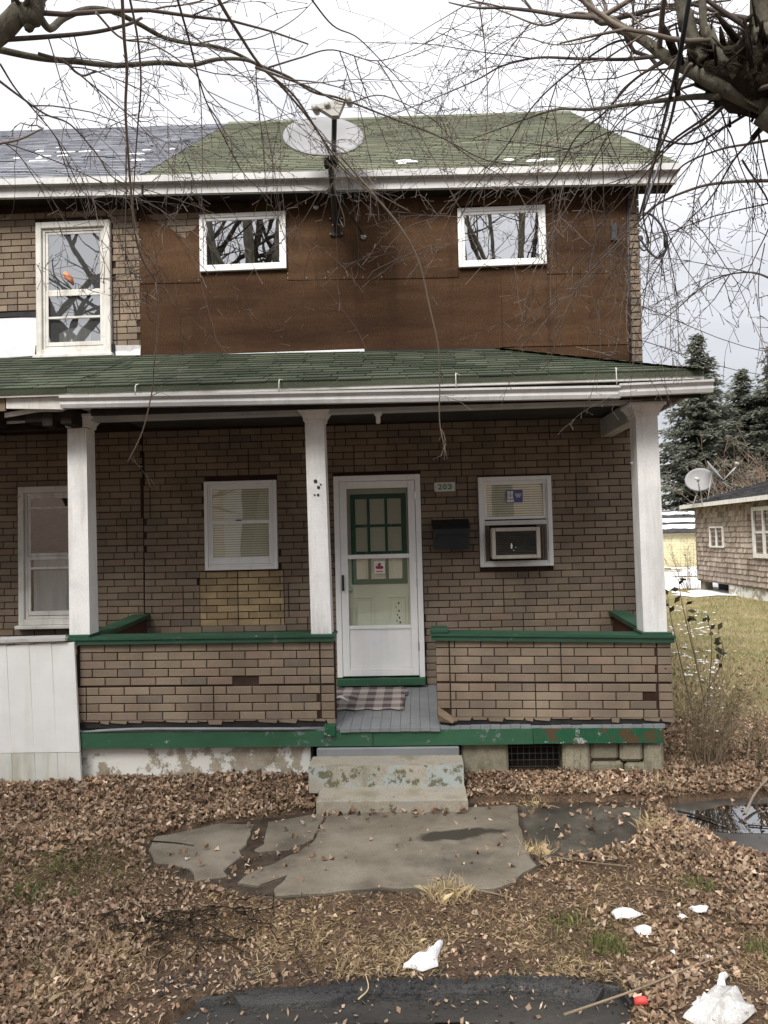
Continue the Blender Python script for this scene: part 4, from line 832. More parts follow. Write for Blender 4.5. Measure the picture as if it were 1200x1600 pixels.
part('handle', 'black_plastic', sd_, lambda b: (b.box(-.786, -.766, 7.645, 7.676, 1.58, 1.61, .003), b.box(-.786, -.766, 7.645, 7.676, 1.71, 1.735, .003), b.box(-.788, -.764, 7.635, 7.648, 1.575, 1.74, .004)))
for z in (.95, 1.6, 1.85, 2.5): part('hinge', 'bright_metal', sd_, lambda b: b.box(-.018, -.002, 7.66, 7.676, z, z+.09, .003))
idr = part('inner_door', 'cream_door', house, lambda b: b.box(-.795, -.02, 7.738, 7.756, .69, 2.7, .003))
def gridf(b):
    frame4(b, -.69, -.11, 1.635, 2.575, .05, 7.722, 7.7375, .004)
    for x in (-.502, -.318): b.box(x-.014, x+.014, 7.7225, 7.7375, 1.686, 2.524, .003)
    for z in (1.96, 2.243): b.box(-.639, -.161, 7.7235, 7.7375, z-.015, z+.015, .003)
part('glazing_grid', 'door_green', idr, gridf)
slats(idr, -.64, -.16, 1.69, 2.52, 7.733, 40)
for x0, x1 in ((-.684, -.464), (-.329, -.105)):
    part('door_panel', 'cream_door', idr, lambda b: (frame4(b, x0, x1, .98, 1.51, .022, 7.728, 7.7375, .006), frame4(b, x0+.035, x1-.035, 1.015, 1.475, .01, 7.731, 7.7375, .003)))
part('paint_drip', 'dark_wood_or_shade', idr, lambda b: [b.box(-.225+q*.01*(-1)**i, -.213+q*.013*(-1)**i, 7.7365, 7.7377, z, z+.02, 0) for i, (z, q) in enumerate(((1.42, 1), (1.38, 1.6), (1.34, 1), (1.3, .4), (1.27, 1.3), (1.235, 1), (1.22, 2)))])
part('knob', 'bright_metal', idr, lambda b: b.tube([(-.71, 7.737, 1.58), (-.71, 7.72, 1.58), (-.71, 7.715, 1.58), (-.71, 7.70, 1.58)], [.015, .012, .026, .018], 10))
sn = part('sticker', 'paper_white', sd_, lambda b: b.box(-.452, -.342, 7.6885, 7.6905, 1.746, 1.872, 0), label='white notice sticker with a red emblem')
def redmark(b):
    for cx, cz in ((-.397, 1.838), (-.420, 1.808), (-.374, 1.808)): b.tube([(cx, 7.6885, cz), (cx, 7.6868, cz)], .017, 9)
    b.box(-.425, -.369, 7.6866, 7.688, 1.793, 1.812, 0); b.box(-.404, -.39, 7.6864, 7.688, 1.79, 1.85, 0)
part('emblem', 'sticker_red', sn, redmark)
part('print_line', 'sticker_red', sn, lambda b: b.box(-.435, -.36, 7.687, 7.6882, 1.762, 1.772, 0))

# ------------------------------------------------------------------ things on and by the house
ac = thing('air_conditioner', 'beige window air conditioner with dark louvred front in the window right of the door', 'air conditioner', (.99, 7.6, 1.87))
part('casing', 'ac_beige', ac, lambda b: (frame4(b, .75, 1.232, 1.872, 2.185, .038, 7.47, 7.56, .006), b.box(.757, 1.225, 7.561, 7.74, 1.88, 2.178, .004)))
part('grille_back', 'ac_dark', ac, lambda b: b.box(.789, 1.193, 7.50, 7.555, 1.911, 2.146, 0))
for i in range(13):
    z = 1.92+i*.0172; part('louvre', 'ac_dark', ac, lambda b: b.hexa([(.79, 7.478, z), (1.192, 7.478, z), (1.192, 7.498, z+.009), (.79, 7.498, z+.009), (.79, 7.478, z+.005), (1.192, 7.478, z+.005), (1.192, 7.498, z+.014), (.79, 7.498, z+.014)]))
part('paint_splash', 'paper_white', ac, lambda b: (b.sheet([(.935, 1.98), (.95, 1.97), (.956, 2.0), (.947, 2.03), (.938, 2.02)], 7.474, 7.478), b.sheet([(.98, 1.985), (.99, 1.98), (.99, 1.995)], 7.474, 7.478), b.sheet([(.96, 1.955), (.972, 1.95), (.968, 1.965)], 7.474, 7.478)))
for x0, x1 in ((.707, .748), (1.234, 1.341)):
    n = max(3, int((x1-x0)/.013))
    part('side_panel', 'ac_brown', ac, lambda b: [b.box(x0+(x1-x0)*i/n+.001, x0+(x1-x0)*(i+1)/n-.001, 7.70+.012*(i % 2), 7.745, 1.845, 2.213, .002) for i in range(n)])

mbx = thing('mailbox', 'black wall mailbox hanging on the bricks between the door and the right window', 'mailbox', (.35, 7.7, 1.98))
part('body', 'black_plastic', mbx, lambda b: b.hexa([(.172, 7.61, 1.983), (.53, 7.61, 1.983), (.53, 7.744, 1.983), (.172, 7.744, 1.983), (.165, 7.58, 2.2), (.537, 7.58, 2.2), (.537, 7.744, 2.2), (.165, 7.744, 2.2)]))
part('lid', 'black_plastic', mbx, lambda b: b.hexa([(.158, 7.565, 2.19), (.543, 7.565, 2.19), (.543, 7.744, 2.22), (.158, 7.744, 2.22), (.160, 7.575, 2.205), (.541, 7.575, 2.205), (.541, 7.744, 2.29), (.160, 7.744, 2.29)]))
part('front_rib', 'black_plastic', mbx, lambda b: b.tube(smooth_path([(.205, 7.592, 2.08), (.207, 7.586, 2.11), (.225, 7.583, 2.125), (.35, 7.583, 2.127), (.475, 7.583, 2.125), (.497, 7.586, 2.11), (.5, 7.592, 2.08)], 4), .005, 5))
part('latch', 'dark_metal', mbx, lambda b: b.box(.325, .365, 7.585, 7.6, 2.07, 2.078, .001))

def letters(name, txt, parent, m, x0, x1, z0, z1, y, depth=.004, off=.0):
    cu = bpy.data.curves.new('text', 'FONT'); cu.body = txt; cu.extrude = depth; cu.offset = off
    to = bpy.data.objects.new('text', cu); col.objects.link(to); dg = bpy.context.evaluated_depsgraph_get()
    me = bpy.data.meshes.new_from_object(to.evaluated_get(dg)); bpy.data.objects.remove(to)
    xs = [v.co.x for v in me.vertices]; ys = [v.co.y for v in me.vertices]; pw = WL[parent.name]
    for v in me.vertices:
        a, b_, c = v.co
        v.co = (x0+(a-min(xs))/(max(xs)-min(xs))*(x1-x0)-pw.x, y-c-pw.y, z0+(b_-min(ys))/(max(ys)-min(ys))*(z1-z0)-pw.z)
    me.materials.clear(); me.materials.append(MATS[m]); me.name = name; return link(name, me, parent)
hn = thing('number_plaque', 'small white plaque with green house number 203 on the bricks beside the door', 'house number', (.305, 7.745, 2.58))
part('plate', 'plaque', hn, lambda b: b.box(.194, .413, 7.731, 7.744, 2.583, 2.678, .003))
for ch, x in (('2', .232), ('0', .283), ('3', .334)): letters('digit', ch, hn, 'number_green', x, x+.044, 2.602, 2.66, 7.729, .002, .035)
part('screw', 'number_green', hn, lambda b: [b.tube([(x, 7.731, 2.631), (x, 7.728, 2.631)], .005, 6) for x in (.212, .396)])

# doormat: striped checked towel
mt = thing('doormat', 'ragged brown and cream checked cloth mat on the grey porch floor at the door', 'doormat', (-.5, 7.2, .55))
mm = bpy.data.materials.new('check_cloth'); mm.use_nodes = True; MATS['check_cloth'] = mm
t_ = mm.node_tree; geo = t_.nodes.new('ShaderNodeNewGeometry'); sx = t_.nodes.new('ShaderNodeSeparateXYZ'); t_.links.new(geo.outputs['Position'], sx.inputs[0])
def stripe(axis_, per, ph):
    a = t_.nodes.new('ShaderNodeMath'); a.operation = 'MULTIPLY_ADD'; t_.links.new(sx.outputs[axis_], a.inputs[0]); a.inputs[1].default_value = 1/per; a.inputs[2].default_value = ph+50
    f = t_.nodes.new('ShaderNodeMath'); f.operation = 'FRACT'; t_.links.new(a.outputs[0], f.inputs[0])
    g_ = t_.nodes.new('ShaderNodeMath'); g_.operation = 'GREATER_THAN'; t_.links.new(f.outputs[0], g_.inputs[0]); g_.inputs[1].default_value = .5; return g_.outputs[0]
s1, s2 = stripe(0, .165, .2), stripe(1, .21, .1)
av = t_.nodes.new('ShaderNodeMath'); av.operation = 'MULTIPLY_ADD'; t_.links.new(s2, av.inputs[0]); av.inputs[1].default_value = .55
hv = t_.nodes.new('ShaderNodeMath'); hv.operation = 'MULTIPLY'; t_.links.new(s1, hv.inputs[0]); hv.inputs[1].default_value = .45; t_.links.new(hv.outputs[0], av.inputs[2])
rp = t_.nodes.new('ShaderNodeValToRGB'); t_.links.new(av.outputs[0], rp.inputs[0]); rp.color_ramp.elements[0].color = (.09, .068, .075, 1); rp.color_ramp.elements[1].color = (.42, .37, .34, 1)
t_.links.new(rp.outputs[0], t_.nodes['Principled BSDF'].inputs['Base Color']); t_.nodes['Principled BSDF'].inputs['Roughness'].default_value = .95
b = MB(); nx, ny = 26, 16; r_ = random.Random(3)
def mp_(i, j):
    x = -.955+(.83)*i/nx; y = 6.84+.8*j/ny
    if j == ny: y += r_.uniform(-.03, .015)
    if i == nx: x += r_.uniform(-.03, .015) - .07*abs(j/ny-.75)
    if j == 0: y += .02*math.sin(i)
    return (x, y, fz(y)+.012+.006*abs(nz3(x*7, y*5))+(.03*math.exp(-((x+.72)**2/.006+(y-7.2)**2/.02))))
tp_ = [mp_(i, j) for j in range(ny+1) for i in range(nx+1)]; q = nx+1
b.add(tp_, [[j*q+i, j*q+i+1, (j+1)*q+i+1, (j+1)*q+i] for j in range(ny) for i in range(nx)], True)
b.build('cloth', 'check_cloth', mt)
part('frayed_tear', 'paper_white', mt, lambda b: [b.tube(smooth_path([(-.85+.02*i, 7.05+.05*i, .585), (-.78, 7.1+.02*i, .60), (-.68-.02*i, 7.02+.07*i, .575)], 3), .006, 4) for i in range(4)])
part('fringe', 'pale_twig', mt, lambda b: [b.tube([(-.93+i*.03, 7.62, fz(7.62)+.012), (-.93+i*.03+r_.uniform(-.01, .01), 7.65+r_.uniform(0, .02), fz(7.65)+.005)], .003, 3) for i in range(24)])

st = thing('concrete_steps', 'two worn concrete steps with peeling pale blue paint below the porch opening', 'steps', (-.3, 6.1, 0))
def step(b, x0, x1, y0, y1, z0, z1, seed):
    nx, ny = 30, 8; top = []
    for j in range(ny+1):
        for i in range(nx+1):
            x = x0+(x1-x0)*i/nx; y = y0+(y1-y0)*j/ny; e = .012*abs(nz3(x*5, y*5, seed)) if j in (0,) or i in (0, nx) else .004*nz3(x*5, y*5, seed)
            top.append((x+(.012*nz3(y*6, 1, seed) if i in (0, nx) else 0), y+(.012*nz3(x*6, 2, seed) if j == 0 else 0), z1-abs(e)))
    q = nx+1; b.add(top, [[j*q+i, j*q+i+1, (j+1)*q+i+1, (j+1)*q+i] for j in range(ny) for i in range(nx)])
    b.cur = 1
    f = [top[i] for i in range(q)]; b.add(f + [(x, y-.004, z0) for x, y, z in f], [[i+q, i+q+1, i+1, i] for i in range(nx)])
    for side in (0, nx):
        f = [top[j*q+side] for j in range(ny+1)]; m_ = [[i, i+1, i+ny+2, i+ny+1] for i in range(ny)]
        b.add(f + [(x, y, z0) for x, y, z in f], m_ if side == 0 else [k[::-1] for k in m_])
    b.cur = 0
b = MB(); step(b, -.93, .33, 6.06, 6.33, .05, .268, 1); b.build('step', ['step_tread', 'step_painted'], st, label='upper step with flaking pale blue front')
b = MB(); step(b, -.83, .335, 5.74, 6.12, -.05, .095, 2); b.build('step', ['step_tread', 'step_tread'], st, label='bare mossy lower step')
part('back_riser', 'floor_grey', st, lambda b: b.box(-.9, .31, 6.33, 6.40, .05, .335, .01))

# white board front of the other half's porch
bf = thing('board_fence', 'white painted vertical board porch front with mossy foot at the left edge', 'porch front', (-3.8, 6.3, 0))
for i in range(14):
    x1 = -2.967-i*.2; x0 = x1-.196
    zt = 1.262-.004*i
    MB().hexa([(x0+.02-.004, 6.31, .335), (x1+.02, 6.31, .335), (x1+.02, 6.335, .335), (x0+.016, 6.335, .335), (x0-.02, 6.31, zt), (x1-.02, 6.31, zt+.012), (x1-.02, 6.335, zt+.012), (x0-.02, 6.335, zt)]).build('board', 'white_boards', bf)
    MB().hexa([(x0+.04-.004, 6.307, -.05), (x1+.04, 6.307, -.05), (x1+.04, 6.335, -.05), (x0+.036, 6.335, -.05), (x0+.022, 6.307, .33), (x1+.022, 6.307, .33), (x1+.022, 6.335, .33), (x0+.022, 6.335, .33)]).build('foot_board', 'mossy_boards', bf)
part('backing', 'joint', bf, lambda b: b.box(-5.75, -3.02, 6.337, 6.36, -.05, 1.26, 0))
part('coping', 'fascia_grey', bf, lambda b: b.slant(-5.8, -3.05, 1.262, 1.288, 1.290, 1.318, 6.28, 6.5))

# satellite dish on its mast
sdh = thing('satellite_dish', 'large grey satellite dish on a braced dark mast standing out from the upstairs wall', 'satellite dish', (-.76, 7.7, 5.4))
dc = Vector((-.795, 6.93, 5.985)); dn = Vector((.10, -math.cos(R(37)), math.sin(R(37)))).normalized(); dx = Vector((0, 0, 1)).cross(dn).normalized()*-1; dx = (Matrix.Rotation(R(-9), 3, dn) @ dx); dy_ = dn.cross(dx).normalized()
def dish(b, c, nrm, ux, uy, rx, ry, dep, rim=.012):
    n = 36; rings = (0, .35, .65, .85, 1)
    vs = [c - nrm*dep]
    for q in rings[1:]: vs += [c + ux*rx*q*math.cos(2*math.pi*k/n) + uy*ry*q*math.sin(2*math.pi*k/n) - nrm*dep*(1-q*q) for k in range(n)]
    vs += [c + ux*(rx+.004)*math.cos(2*math.pi*k/n) + uy*(ry+.004)*math.sin(2*math.pi*k/n) - nrm*rim for k in range(n)]
    vs += [c + ux*rx*.6*math.cos(2*math.pi*k/n) + uy*ry*.6*math.sin(2*math.pi*k/n) - nrm*(dep*.64+.02) for k in range(n)]
    fs = [[0, 1+k, 1+(k+1) % n] for k in range(n)]
    for r in range(5): fs += [[1+r*n+k, 1+(r+1)*n+k, 1+(r+1)*n+(k+1) % n, 1+r*n+(k+1) % n] for k in range(n)]
    fs.append([1+5*n+k for k in range(n)][::-1]); b.add(vs, fs, True)
part('reflector', 'dish_grey', sdh, lambda b: dish(b, dc, dn, dx, dy_, .385, .40, .06))
base = dc - dy_*.36 if dy_.z > 0 else dc + dy_*.36
part('arm', 'dark_metal', sdh, lambda b: b.tube([(-.70, 6.90, 5.74), (-.66, 6.6, 5.80), (-.628, 6.36, 5.865)], .024, 6))
ln = part('receiver_bracket', 'lnb', sdh, lambda b: b.hexa([(-.65, 6.33, 5.82), (-.59, 6.33, 5.82), (-.59, 6.39, 5.82), (-.65, 6.39, 5.82), (-.80, 6.33, 5.925), (-.53, 6.33, 5.965), (-.53, 6.40, 5.965), (-.80, 6.40, 5.925)]))
for x, z in ((-.80, 5.905), (-.69, 5.925), (-.505, 5.962)): part('feed_horn', 'lnb', sdh, lambda b: b.tube([(x, 6.31, z-.01), (x+.005, 6.37, z), (x+.01, 6.44, z+.012)], [.028, .03, .026], 10))
part('mast', 'dark_metal', sdh, lambda b: b.tube(smooth_path([(-.77, 7.71, 5.36), (-.766, 7.66, 5.385), (-.752, 7.3, 5.53), (-.742, 7.08, 5.63), (-.737, 7.0, 5.72), (-.735, 6.99, 5.85)], 4), .028, 8))
part('clamp', 'dark_metal', sdh, lambda b: (b.box(-.80, -.675, 6.95, 7.03, 5.70, 5.78, .008), b.box(-.77, -.70, 6.98, 7.06, 5.76, 5.96, .008)))
ft = part('foot', 'dark_metal', sdh, lambda b: (b.box(-.84, -.70, 7.70, 7.727, 5.325, 5.36, .004), b.box(-.80, -.742, 7.705, 7.727, 5.36, 5.62, .004), b.box(-.84, -.70, 7.70, 7.726, 5.50, 5.52, .003)))
part('bolt', 'bright_metal', ft, lambda b: [b.tube([(x, 7.70, z), (x, 7.69, z)], .009, 6) for x, z in ((-.83, 5.343), (-.71, 5.343), (-.83, 5.51), (-.71, 5.51), (-.805, 5.44), (-.74, 5.44))])
for e, kx in (((-.982, 7.715, 5.66), -.3), ((-.48, 7.715, 5.315), .3)):
    br = part('brace', 'dark_metal', sdh, lambda b: b.tube([(-.745, 7.14, 5.60), e], .010, 6))
    part('brace_foot', 'bright_metal', br, lambda b: (b.tube([(e[0], 7.726, e[2]-.01), (e[0], 7.70, e[2]-.01)], .032, 10), b.tube([(e[0]-.03, 7.70, e[2]), (e[0]+.03, 7.70, e[2]-.02)], .012, 6)))
part('coax', 'lnb', sdh, lambda b: b.tube(smooth_path([(-.73, 6.95, 5.75), (-.70, 7.0, 5.62), (-.72, 7.1, 5.55), (-.66, 7.4, 5.40), (-.68, 7.6, 5.37), (-.73, 7.7, 5.5)], 4), .005, 5))

cbl = thing('power_cable', 'thick black service cable hanging in loops off the upper right house corner', 'cable', (2.4, 7.7, 5.2))
part('loop', 'black_plastic', cbl, lambda b: b.tube(smooth_path([(2.38, 7.72, 5.42), (2.50, 7.69, 5.41), (2.60, 7.66, 5.28), (2.645, 7.65, 5.12), (2.63, 7.66, 4.99), (2.57, 7.68, 4.94), (2.49, 7.7, 5.01), (2.42, 7.72, 5.14), (2.4, 7.74, 5.2)], 5), .012, 6))
part('loop', 'black_plastic', cbl, lambda b: b.tube(smooth_path([(2.40, 7.74, 5.32), (2.46, 7.7, 5.22), (2.475, 7.69, 5.08), (2.44, 7.7, 5.03), (2.40, 7.72, 5.08), (2.40, 7.74, 5.2)], 5), .009, 6))
part('connector', 'black_plastic', cbl, lambda b: (b.tube([(2.645, 7.65, 5.16), (2.642, 7.65, 5.04)], .024, 7), b.tube([(2.63, 7.655, 5.0), (2.58, 7.675, 4.94)], .022, 7)))
part('wall_bracket', 'dark_metal', cbl, lambda b: (b.tube([(2.39, 7.8, 5.18), (2.425, 7.74, 5.18)], .03, 8), b.box(2.10, 2.17, 7.68, 7.727, 5.15, 5.33, .01)))
part('service_drop', 'black_plastic', cbl, lambda b: b.tube(smooth_path([(2.45, 7.7, 5.45), (2.40, 7.0, 5.62), (1.863, 6, 4.629), (1.482, 4.6, 4.219), (1.249, 3.6, 4.072), (1.072, 2.9, 3.93), (0.93, 2.4, 3.815), (1.15, 1.6, 5.9)], 6), .0085, 6))
for y0_, z0_ in ((8.4, 4.75), (8.7, 4.45)):
    o = thing('overhead_wire', 'thin wire running from the house corner to the right, %s of the pair' % ('upper' if z0_ > 4.6 else 'lower'), 'wire', (2.4, y0_, z0_), 'wires to the right of the house')
    part('wire', 'dark_metal', o, lambda b: b.tube(smooth_path([(2.4, y0_, z0_), (6, y0_+4, z0_+.25), (12, y0_+9, z0_+.9), (30, y0_+24, z0_+2.2)], 5), .006, 4))

# ------------------------------------------------------------------ right background
ct = thing('shingled_cottage', 'low cottage with weathered grey brown wood shingles and white flaking windows, far right', 'cottage', (10, 21, 0))
CX, CY0, CY1 = 10.0, 13.0, 27.1
part('wall', 'cedar', ct, lambda b: (b.box(CX+.03, 16, CY0, CY1, .35, 3.0, 0)))
def rowsf(b):
    r = random.Random(9)
    for k in range(16):
        z = .42+k*.165; y = 17.0
        while y < CY1:
            w_ = r.uniform(.09, .2); d = r.uniform(-.012, .012); y1 = min(y+w_, CY1)
            b.add([(CX-.012, y+.004, z+d), (CX-.012, y1-.004, z+d), (CX+.028, y1-.004, z+.2), (CX+.028, y+.004, z+.2), (CX+.028, y+.004, z+d), (CX+.028, y1-.004, z+d)], [[0, 3, 2, 1], [0, 1, 5, 4], [0, 4, 3], [1, 2, 5]]); y = y1
part('shingles', 'cedar', ct, rowsf, kind='stuff')
part('foundation', 'foundation', ct, lambda b: b.box(CX+.08, 15.9, CY0, 24.6, -.3, .35, 0))
part('pier', 'stone', ct, lambda b: b.box(CX+.1, CX+.4, 26.7, 27.05, -.3, .35, .02))
part('crawl_space', 'tar_or_shade', ct, lambda b: b.box(CX+.7, 15.8, 24.6, 27.0, -.3, .35, 0))
def croof(b):
    b.hexa([(CX-.35, CY0, 2.93), (13, CY0, 3.83), (13, CY1+.35, 3.83), (CX-.35, CY1+.35, 2.93), (CX-.35, CY0, 3.05), (13, CY0, 3.95), (13, CY1+.35, 3.95), (CX-.35, CY1+.35, 3.05)])
    b.hexa([(13, CY0, 3.83), (16.35, CY0, 2.93), (16.35, CY1+.35, 2.93), (13, CY1+.35, 3.83), (13, CY0, 3.95), (16.35, CY0, 3.05), (16.35, CY1+.35, 3.05), (13, CY1+.35, 3.95)])
    b.hexa([(CX+.03, CY1-.1, 3.0), (15.97, CY1-.1, 3.0), (15.97, CY1, 3.0), (CX+.03, CY1, 3.0), (12.9, CY1-.1, 3.8), (13.1, CY1-.1, 3.8), (13.1, CY1, 3.8), (12.9, CY1, 3.8)])
cr_ = part('roof', 'slate', ct, croof)
sb = MB(); tabs(sb, lambda y, s: (CX-.36+(13-CX+.36)*s, CY1+.36-(y), 3.055+.9*s), 0, 1, 22, lambda s: 0, lambda s: 10, .3, .015, seed=5); sb.build('shingles', 'slate', cr_, kind='stuff')
part('fascia', 'old_white', ct, lambda b: (b.box(CX-.40, CX-.352, CY0, CY1+.35, 2.93, 3.06, 0), b.hexa([(CX-.38, CY1+.355, 2.86), (13, CY1+.355, 3.78), (13, CY1+.40, 3.78), (CX-.38, CY1+.40, 2.86), (CX-.38, CY1+.355, 3.06), (13, CY1+.355, 3.96), (13, CY1+.40, 3.96), (CX-.38, CY1+.40, 3.06)])))
def cwin(y0, y1, z0, z1, mul, lab, w_=.1):
    o = part('window', 'old_white', ct, lambda b: [b.box(CX-.06, CX+.02, a, c, d, e, .005) for a, c, d, e in [(y0, y0+w_, z0, z1), (y1-w_, y1, z0, z1), (y0+w_+.001, y1-w_-.001, z0, z0+w_), (y0+w_+.001, y1-w_-.001, z1-w_, z1)] + [(y0+(y1-y0)*m-w_*.4, y0+(y1-y0)*m+w_*.4, z0+w_+.001, z1-w_-.001) for m in mul]], label=lab)
    ms = [0]+list(mul)+[1]
    for i in range(len(ms)-1):
        a, c = y0+(y1-y0)*ms[i]+w_*.5, y0+(y1-y0)*ms[i+1]-w_*.5
        MB().add([(CX-.015, a, z0+w_*.6), (CX-.015, c, z0+w_*.6), (CX-.015, c, z1-w_*.6), (CX-.015, a, z1-w_*.6)], [[0, 3, 2, 1]]).build('pane', 'glass_clear', o)
        zm = (z0+z1)/2; 
        if w_ > .08: boxp('meeting_rail', 'old_white', o, CX-.035, CX-.013, a+.01, c-.01, zm-.03, zm+.03, .003)
    MB().add([(CX-.004, y0+.05, z0+.05), (CX-.004, y1-.05, z0+.05), (CX-.004, y1-.05, z1-.05), (CX-.004, y0+.05, z1-.05)], [[0, 3, 2, 1]]).build('dark_room', 'room_dark', o)
cwin(20.4, 22.45, 1.28, 2.78, (.33, .66), 'wide window with flaking white paint', .12); cwin(24.6, 25.7, 1.55, 2.25, (.5,), 'small white sliding window at the far end', .05)

def roof_dish(x, y, z, facing, el, label, r):
    o = thing('roof_dish', label, 'satellite dish', (x, y, z-.7), 'satellite dishes on the cottage roof')
    n_ = Vector((math.sin(facing)*math.cos(el), -math.cos(facing)*math.cos(el), math.sin(el))); ux = n_.cross(Vector((0, 0, 1))).normalized(); uy = ux.cross(n_)
    c = Vector((x, y, z)); part('reflector', 'dish_grey', o, lambda b: dish(b, c, n_, ux, uy, r*1.12, r, .08))
    part('mast', 'lnb', o, lambda b: b.tube([c-n_*.09, c-n_*.16-Vector((0, 0, .1)), (x+.1, y+.1, z-.85)], .025, 6))
    part('brace', 'lnb', o, lambda b: (b.tube([c-n_*.16-Vector((0, 0, .1)), (x-.25, y+.1, z-.95)], .016, 5), b.tube([c-n_*.16-Vector((0, 0, .1)), (x+.55, y+.05, z-.6)], .018, 5)))
    e = c + n_*.62 - uy*.28
    part('arm', 'lnb', o, lambda b: b.tube([c-uy*r, e], .022, 6)); part('receiver', 'lnb', o, lambda b: b.tube([e-n_*.06, e+n_*.02+uy*.05, e+ux*.1+uy*.08], [.05, .06, .04], 8))
roof_dish(*(9.513, 25.2, 3.844), R(-25), R(18), 'round pale grey dish at the left, on the eave end of the cottage roof', .41)
roof_dish(*(9.812, 24.6, 4.082), R(62), R(35), 'dark tilted dish at the right with white receiver arm, on the cottage roof', .40)

sh = thing('yellow_shed', 'small pale yellow shed with a snowy dark roof, half hidden behind the white post', 'shed', (17.5, 46, 0))
for k in range(12): boxp('siding_board', 'yellow_siding', sh, 14.2, 19.6, 45.96-.02*(k % 2)*0-.0, 46.06, .0+k*.17, .165+k*.17, .01)
part('wall', 'yellow_siding', sh, lambda b: b.box(14.25, 19.55, 46.07, 50, 0, 2.04, 0))
part('roof', 'slate', sh, lambda b: b.hexa([(13.9, 45.6, 2.02), (19.9, 45.6, 2.02), (19.9, 50.2, 2.02), (13.9, 50.2, 2.02), (13.9, 45.6, 2.12), (19.9, 45.6, 2.12), (19.9, 49.2, 3.5), (13.9, 49.2, 3.5)]))
for k, (s0, s1) in enumerate(((.12, .3), (.42, .6), (.78, .92))):
    b = MB(); n = 24; v = []
    for i in range(n+1):
        x = 13.95+5.9*i/n
        for s in (s0+.05*nz3(x*2, k), s1+.05*nz3(x*2, k+9)): v.append((x, 45.6+3.6*s, 2.15+1.38*s))
    b.add(v, [[2*i, 2*i+2, 2*i+3, 2*i+1] for i in range(n)]); b.build('snow_band', 'snow', sh)
# snow sheet on the far yard
b = MB(); r_ = random.Random(2); nS = 26; v = []; f_ = []
for j in range(nS):
    for i in range(nS):
        x = 8.3+i*.55+.2*r_.uniform(-1, 1); y = 24+j*.85+.3*r_.uniform(-1, 1); v.append((x, y, gz(x, y)+.015+.03*nz3(x, y)))
for j in range(nS-1):
    for i in range(nS-1):
        if nz3(i*.35, j*.3, 4) > -.32 and not (i in (0, nS-2) and r_.random() < .6): f_.append([j*nS+i, j*nS+i+1, (j+1)*nS+i+1, (j+1)*nS+i])
b.add(v, f_, True); b.build('snow_ground', 'snow', kind='structure')
b = MB(); r_ = random.Random(21)
for k in range(900):      # remnants of snow in the lawn
    y = 7.2+16*r_.random()**1.4; x = 2.5+(y-6.5)*.42*r_.random()**1.3; 
    if nz3(x*.8, y*.5, 7) < -.02+.25*(x-2.5)/(y-5): continue
    s = r_.uniform(.012, .035)*(1+.05*(y-7)); n = 6; z = gz(x, y)+.012+.012
    ring = [(x+s*r_.uniform(.6, 1.5)*math.cos(a*1.047), y+s*r_.uniform(.6, 1.4)*math.sin(a*1.047), z-.01) for a in range(n)]
    b.add(ring+[(x, y, z+.004)], [[a, (a+1) % n, n] for a in range(n)], True)
b.build('snow_flecks', 'snow', kind='stuff')

# ------------------------------------------------------------------ plants
def leafy(b, c, d, l, w_, nrm):
    d = Vector(d).normalized(); s = d.cross(nrm).normalized()*w_
    b.add([c, c+d*l*.5+s, c+d*l, c+d*l*.5-s], [[0, 1, 2, 3]])
def spruce(x, y, h, wid, seed, label):
    r = random.Random(seed); o = thing('spruce_tree', label, 'spruce tree', (x, y, -.1), 'spruce trees behind the cottage')
    part('trunk', 'bark_dark', o, lambda b: b.tube([(x, y, -.3), (x+.05, y, h*.5), (x, y, h*.98)], [h*.018, h*.012, .02], 7))
    b = MB(); lb = MB(); nw = int(h/.28)
    for k in range(nw):
        t = (k+.3)/nw; z = h*(.04+.955*t); L0 = wid*(1-t)**.82*r.uniform(.85, 1.08)+.12
        for j in range(int(6+8*(1-t))):
            a = r.uniform(0, 6.283); L_ = L0*r.uniform(.7, 1.12); dx_, dy__ = math.cos(a), math.sin(a); sag = r.uniform(.12, .3)*L_; ris = r.uniform(.0, .22)*L_
            n = max(3, int(L_/.21)); p0 = Vector((x, y, z)); pr = None
            if L_ > .8 and r.random() < .5: lb.tube([p0, p0+Vector((dx_*L_*.5, dy__*L_*.5, -sag*.6)), p0+Vector((dx_*L_*.95, dy__*L_*.95, -sag+ris*.6))], [.03, .018, .006], 3)
            for i in range(n):
                u = (i+r.random())/n; c = p0 + Vector((dx_*L_*u, dy__*L_*u, -sag*u*1.3+ris*u*u))
                for q in range(10 if u < .6 else 7):
                    an = a + r.uniform(-1.3, 1.3); dd = Vector((math.cos(an), math.sin(an), r.uniform(-.75, .25)))
                    leafy(b, c+Vector((r.gauss(0, .09), r.gauss(0, .09), r.gauss(0, .08))), dd, r.uniform(.22, .5), r.uniform(.05, .11), Vector((r.gauss(0, .4), r.gauss(0, .4), 1)))
    b.build('needles', 'spruce', o); lb.build('branches', 'bark_dark', o, kind='stuff')
spruce(*(19.805, 52, 12.34)[:2], 15.9, 5.4, 1, 'tall pointed blue green spruce straight behind the porch corner')
spruce(*(24.472, 56, 13.022)[:2], 14.2, 6.6, 2, 'second spruce, lower and broader, behind the roof dishes')
spruce(*(26.479, 54, 12.534)[:2], 16.4, 6.0, 3, 'spruce cut off by the right edge of the picture')
